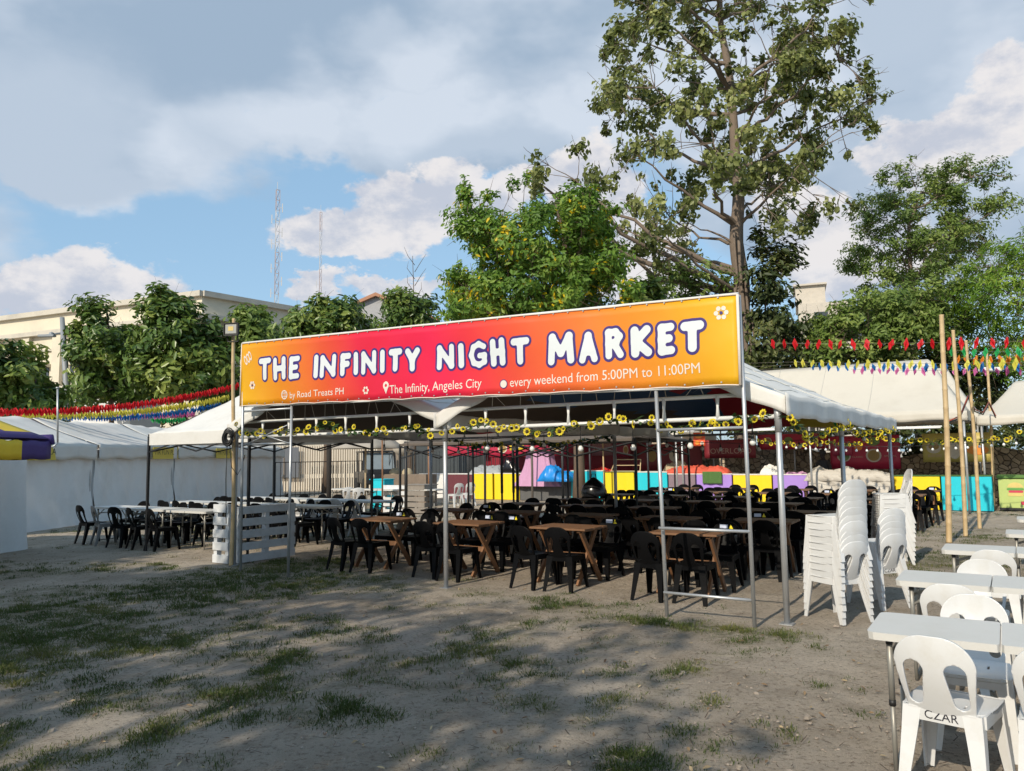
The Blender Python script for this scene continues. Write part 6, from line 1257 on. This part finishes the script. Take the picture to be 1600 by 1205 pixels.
    rr = r_cl * rg.uniform(.4, 1.55, len(C)); ax3 = rg.uniform(.55, 1.35, (len(C), 3)); cnt = np.maximum(3, (n_leaf * (rr / r_cl) ** 2 / len(C)).astype(int)); idx = np.repeat(np.arange(len(C)), cnt); n = len(idx)
    dv = rg.normal(size=(n, 3)); dv /= np.linalg.norm(dv, axis=1, keepdims=True); rad = rr[idx] * rg.random(n) ** .62; P = C[idx] + dv * rad[:, None] * np.array([1, 1, flat]) * ax3[idx]
    cc = C.mean(0); oc = P - cc; oc /= np.linalg.norm(oc, axis=1, keepdims=True) + 1e-6; nn = dv * .5 + oc * .65 + np.array([0, 0, .5]) + rg.normal(0, .5, (n, 3)); V, F, t = leaf_geo(P, nn, l_size * rg.uniform(.6, 1.25, n), aspect, droop)
    ct = rg.random(len(C)); tint = np.clip(ct[idx] * .55 + rg.random(n) * .42, 0, .96); tint[rg.random(n) < acc * 2 * (ct[idx] > .5)] = 1.0
    np_mesh('crown', V, F, lm, root, {'tint': np.repeat(tint, 2)}); return root
LM_big = leaf_mat('leaf_olive_big', (.060, .085, .024), (.19, .22, .062), (.46, .48, .19), .42, .40)
LM_dark = leaf_mat('leaf_dark_glossy', (.038, .082, .018), (.115, .185, .036), (.34, .39, .09), .32, .33)
LM_mid = leaf_mat('leaf_mid', (.06, .13, .018), (.15, .27, .034), (.34, .44, .075), .42, .5, accent=(.70, .50, .01), acc=.02)
LM_soft = leaf_mat('leaf_soft', (.07, .125, .026), (.17, .25, .05), (.35, .42, .11), .42, .5)
LM_bamboo = leaf_mat('leaf_bamboo', (.07, .15, .018), (.17, .30, .03), (.36, .47, .06), .42, .5)
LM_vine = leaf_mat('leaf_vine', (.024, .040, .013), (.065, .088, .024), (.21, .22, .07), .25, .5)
# the tall sparse tree
tree('tall_tree', 'tall sparse tree with big drooping leaves towering over the banner end', 32, [(965, -60), (930, 80), (930, 180), (985, 230), (925, 215), (900, 250), (815, 250), (850, 345), (950, 375), (985, 380), (1000, 430), (1100, 440), (1110, 330), (1170, 330), (1190, 420), (1260, 395), (1330, 330), (1300, 280), (1250, 260), (1340, 250), (1380, 190), (1355, 120), (1320, 90), (1330, 20), (1300, -80), (1120, -140)], [(1156, 560), (1156, 430), (1152, 330), (1150, 220), (1130, 60), (1125, -60)], 420, .47, 25000, .128, LM_big, M_bark, 4.2, .46, aspect=.60, droop=.45, flat=.85, inset=.18, seed=1, up=.5, branch_r=.045, twig_n=4)
# extra stems fused along the big trunk
bt = at(1156, 560, 32); r = empty('strangler_stems', (bt.x, 31.5, 0), 0, 'bundle of pale climbing stems clinging to the tall tree trunk', 'stems'); m = MB()
for k, (dx, top, rr) in enumerate(((-.32, 8.5, .14), (-.12, 11, .12), (.14, 10.5, .15), (.36, 9.5, .12), (.52, 7.6, .09), (.0, 12.5, .10))): m.tube([(dx + .05 * math.sin(z * .9 + k) - .02 * z * (dx > 0) * .6, .05 * math.sin(z * .6 + k * 2) + (.0 if k % 2 else -.1), z) for z in np.linspace(0, top, 18)], [rr * (1 - .6 * i / 17) for i in range(18)], 8)
m.build('stem', M_bark, r)
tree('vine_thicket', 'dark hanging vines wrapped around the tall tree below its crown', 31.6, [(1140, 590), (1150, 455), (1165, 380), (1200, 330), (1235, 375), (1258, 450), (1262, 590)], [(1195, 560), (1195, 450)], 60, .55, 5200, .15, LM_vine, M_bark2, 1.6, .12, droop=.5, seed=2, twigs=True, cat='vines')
tree('flowering_tree', 'bright green bushy tree with yellow blossoms behind the banner middle', 27, [(680, 540), (675, 500), (675, 430), (700, 395), (690, 345), (725, 290), (765, 262), (800, 272), (835, 262), (870, 290), (905, 295), (955, 320), (985, 350), (990, 410), (1008, 460), (1010, 540)], [(900, 560), (895, 450), (880, 370), (870, 320)], 300, .50, 33000, .108, LM_mid, M_bark2, 3.0, .20, acc=.05, inset=.62, seed=3, branch_r=.03)
GT2 = 'dark glossy trees in front of the cream building'
tree('broadleaf_tree', 'dark glossy tree with rounded crown, left of the pair by the building', 43, [(112, 640), (118, 580), (112, 520), (128, 475), (165, 452), (182, 478), (180, 500), (215, 492), (232, 520), (235, 640)], [(175, 640), (175, 540), (165, 480)], 95, .80, 9500, .23, LM_dark, M_bark2, 2.3, .18, inset=.72, seed=4, group=GT2)
tree('broadleaf_tree', 'taller dark glossy tree with crown tip against the cloud, by the building', 42, [(205, 640), (215, 520), (232, 490), (230, 450), (255, 440), (285, 450), (312, 452), (308, 488), (345, 485), (380, 500), (385, 640)], [(285, 640), (280, 540), (275, 470)], 125, .80, 12500, .23, LM_dark, M_bark2, 2.5, .18, inset=.72, seed=5, group=GT2)
tree('broadleaf_tree', 'dark tree at the left picture edge above the striped canopy', 33, [(-80, 660), (-70, 520), (-20, 498), (20, 512), (35, 545), (45, 660)], [(-10, 640), (-15, 540)], 80, .64, 7600, .20, LM_dark, M_bark2, 2.2, .16, inset=.72, seed=6, group=GT2)
tree('broadleaf_tree', 'small dark tree between the left edge tree and the street lamp', 34, [(22, 660), (24, 595), (45, 572), (72, 575), (82, 600), (92, 612), (90, 660)], [(55, 640), (55, 580)], 40, .55, 3000, .19, LM_dark, M_bark2, 1.6, .12, seed=7, group=GT2)
tree('broadleaf_tree', 'leafy tree right of the flood lamp, before the grey facade', 43.5, [(345, 560), (360, 500), (385, 470), (415, 470), (425, 505), (445, 520), (450, 570)], [(395, 600), (395, 500)], 64, .72, 6000, .21, LM_soft, M_bark2, 2.0, .15, inset=.72, seed=8, group=GT2)
tree('broadleaf_tree', 'rounded leafy tree directly below the radio masts', 38, [(430, 560), (440, 500), (455, 468), (480, 470), (510, 455), (545, 460), (570, 480), (588, 500), (590, 560)], [(510, 600), (512, 490)], 95, .66, 9000, .185, LM_dark, M_bark2, 2.2, .17, inset=.72, seed=9, group=GT2)
tree('broadleaf_tree', 'small dark tree left of the yellow-blossomed tree', 36, [(578, 560), (588, 500), (592, 465), (612, 446), (640, 442), (668, 450), (690, 470), (700, 560)], [(640, 600), (640, 480)], 85, .58, 8000, .14, LM_dark, M_bark2, 2.0, .15, inset=.72, seed=10, group=GT2)
r = empty('bare_sapling', (at(648, 460, 37).x, 37, 0), 0, 'bare twiggy sapling sticking up left of the flowering tree', 'tree'); m = MB(); t = at(645, 400, 37)
m.tube([(0, 0, 0), (0, 0, t.z * .7), (-.1, 0, t.z)], [.06, .03, .012], 6)
for k in range(9): z = t.z * (.72 + .03 * k); s = 1 if k % 2 else -1; m.tube([(0, 0, z), (s * .35, jit(.2), z + .5), (s * .45 + jit(.2), jit(.2), z + .9)], [.016, .012, .006], 4)
m.build('trunk', M_bark2, r)
tree('shrub_tree', 'pale leafy thicket behind the banner between the two big trees', 33, [(985, 560), (1000, 470), (1020, 420), (1060, 405), (1100, 425), (1140, 440), (1150, 560)], [(1070, 580), (1070, 460)], 80, .6, 6400, .12, LM_soft, M_bark2, 2.0, .10, seed=11, droop=.2, cat='shrub')
tree('shrub_tree', 'dark upright broad-leaved shrub just above the banner', 29, [(955, 520), (975, 455), (1000, 430), (1035, 440), (1040, 520)], [(1000, 580), (1000, 460)], 22, .45, 900, .24, LM_dark, M_bark2, 1.0, .06, aspect=.3, seed=12, cat='shrub')
tree('feathery_tree', 'tall feathery tree with airy crown right of the tall sparse one', 37, [(1318, 420), (1330, 340), (1350, 265), (1400, 240), (1440, 255), (1475, 245), (1520, 238), (1545, 285), (1578, 318), (1560, 375), (1525, 410), (1530, 450), (1500, 520), (1360, 520)], [(1430, 600), (1425, 450), (1420, 350), (1440, 300)], 290, .48, 25000, .10, LM_soft, M_bark, 3.0, .20, inset=.60, seed=13, branch_r=.035)
tree('feathery_tree', 'lower spreading green tree behind the red streamers', 32, [(1225, 580), (1262, 500), (1290, 465), (1330, 470), (1380, 450), (1440, 440), (1500, 455), (1520, 585)], [(1390, 600), (1390, 500)], 230, .55, 24000, .108, LM_soft, M_bark2, 2.6, .16, inset=.4, seed=14)
tree('bamboo_clump', 'bright arching bamboo foliage at the right picture edge', 28, [(1488, 470), (1515, 410), (1545, 380), (1600, 345), (1700, 330), (1720, 600), (1510, 600), (1530, 520)], [(1620, 620), (1615, 480), (1600, 380)], 150, .62, 11500, .13, LM_bamboo, M_bark2, 2.4, .14, aspect=.2, droop=.35, seed=15, cat='bamboo')
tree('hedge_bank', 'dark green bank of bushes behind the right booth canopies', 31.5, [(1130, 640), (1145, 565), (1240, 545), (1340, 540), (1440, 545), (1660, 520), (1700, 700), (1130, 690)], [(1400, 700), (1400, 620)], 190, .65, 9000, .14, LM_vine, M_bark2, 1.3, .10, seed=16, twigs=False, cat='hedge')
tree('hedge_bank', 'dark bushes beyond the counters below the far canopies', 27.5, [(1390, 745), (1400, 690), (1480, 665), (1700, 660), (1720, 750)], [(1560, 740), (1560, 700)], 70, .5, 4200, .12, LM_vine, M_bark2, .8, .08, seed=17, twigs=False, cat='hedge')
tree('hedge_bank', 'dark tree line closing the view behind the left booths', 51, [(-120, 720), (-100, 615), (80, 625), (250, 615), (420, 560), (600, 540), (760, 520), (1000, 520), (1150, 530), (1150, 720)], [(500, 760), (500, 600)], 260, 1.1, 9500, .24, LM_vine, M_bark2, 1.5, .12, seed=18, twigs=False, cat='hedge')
# fill under the far stalls' back row, left of the stone wall
# the big trees on the near side of the yard, behind the viewer, whose shade falls over the foreground
def shade_tree(u, v, h0, h1, rx, n_cl, n_leaf, label, seed):
    rg = np.random.default_rng(seed); p = W(u, v); root = empty('shade_tree', p, 0, label, 'tree', 'shade trees on the near side of the yard'); m = MB(); m.tube([(0, 0, 0), (.1, .1, h0), (0, .2, (h0 + h1) / 2), (0, 0, h1 * .92)], [.38, .28, .18, .06], 10); C = []
    for _ in range(n_cl):
        d = rg.normal(size=3); d /= np.linalg.norm(d); d *= rg.random() ** .38; c = np.array([d[0] * rx, d[1] * rx * .8, (h0 + h1) / 2 + d[2] * (h1 - h0) / 2]); C.append(c); m.tube(curve_pts((0, .1, max(h0 * .8, c[2] * .6)), c, 4, .3, .4), [.07, .05, .04, .025, .012], 5, cap=False)
    m.build('trunk', M_bark2, root); C = np.array(C); idx = np.repeat(np.arange(n_cl), n_leaf // n_cl); n = len(idx); dv = rg.normal(size=(n, 3)); dv /= np.linalg.norm(dv, axis=1, keepdims=True); P = C[idx] + dv * (rg.random(n) ** .4 * .75)[:, None]
    V, F, t = leaf_geo(P, dv * .5 + np.array([0, 0, .6]) + rg.normal(0, .5, (n, 3)), .15 * rg.uniform(.7, 1.3, n), .42); np_mesh('crown', V, F, LM_mid, root, {'tint': t * .8})
shade_tree(-9.5, -13.6, 2.6, 9.0, 3.6, 150, 12000, 'leafy tree behind the viewer shading the far left of the yard', 31)
shade_tree(-3.6, -13.8, 2.4, 10.0, 3.8, 165, 12500, 'broad tree behind the viewer shading the middle of the yard', 32)
shade_tree(1.9, -14.0, 2.6, 8.9, 2.7, 55, 2600, 'thinner tree behind the viewer dappling the sand on the right', 33)
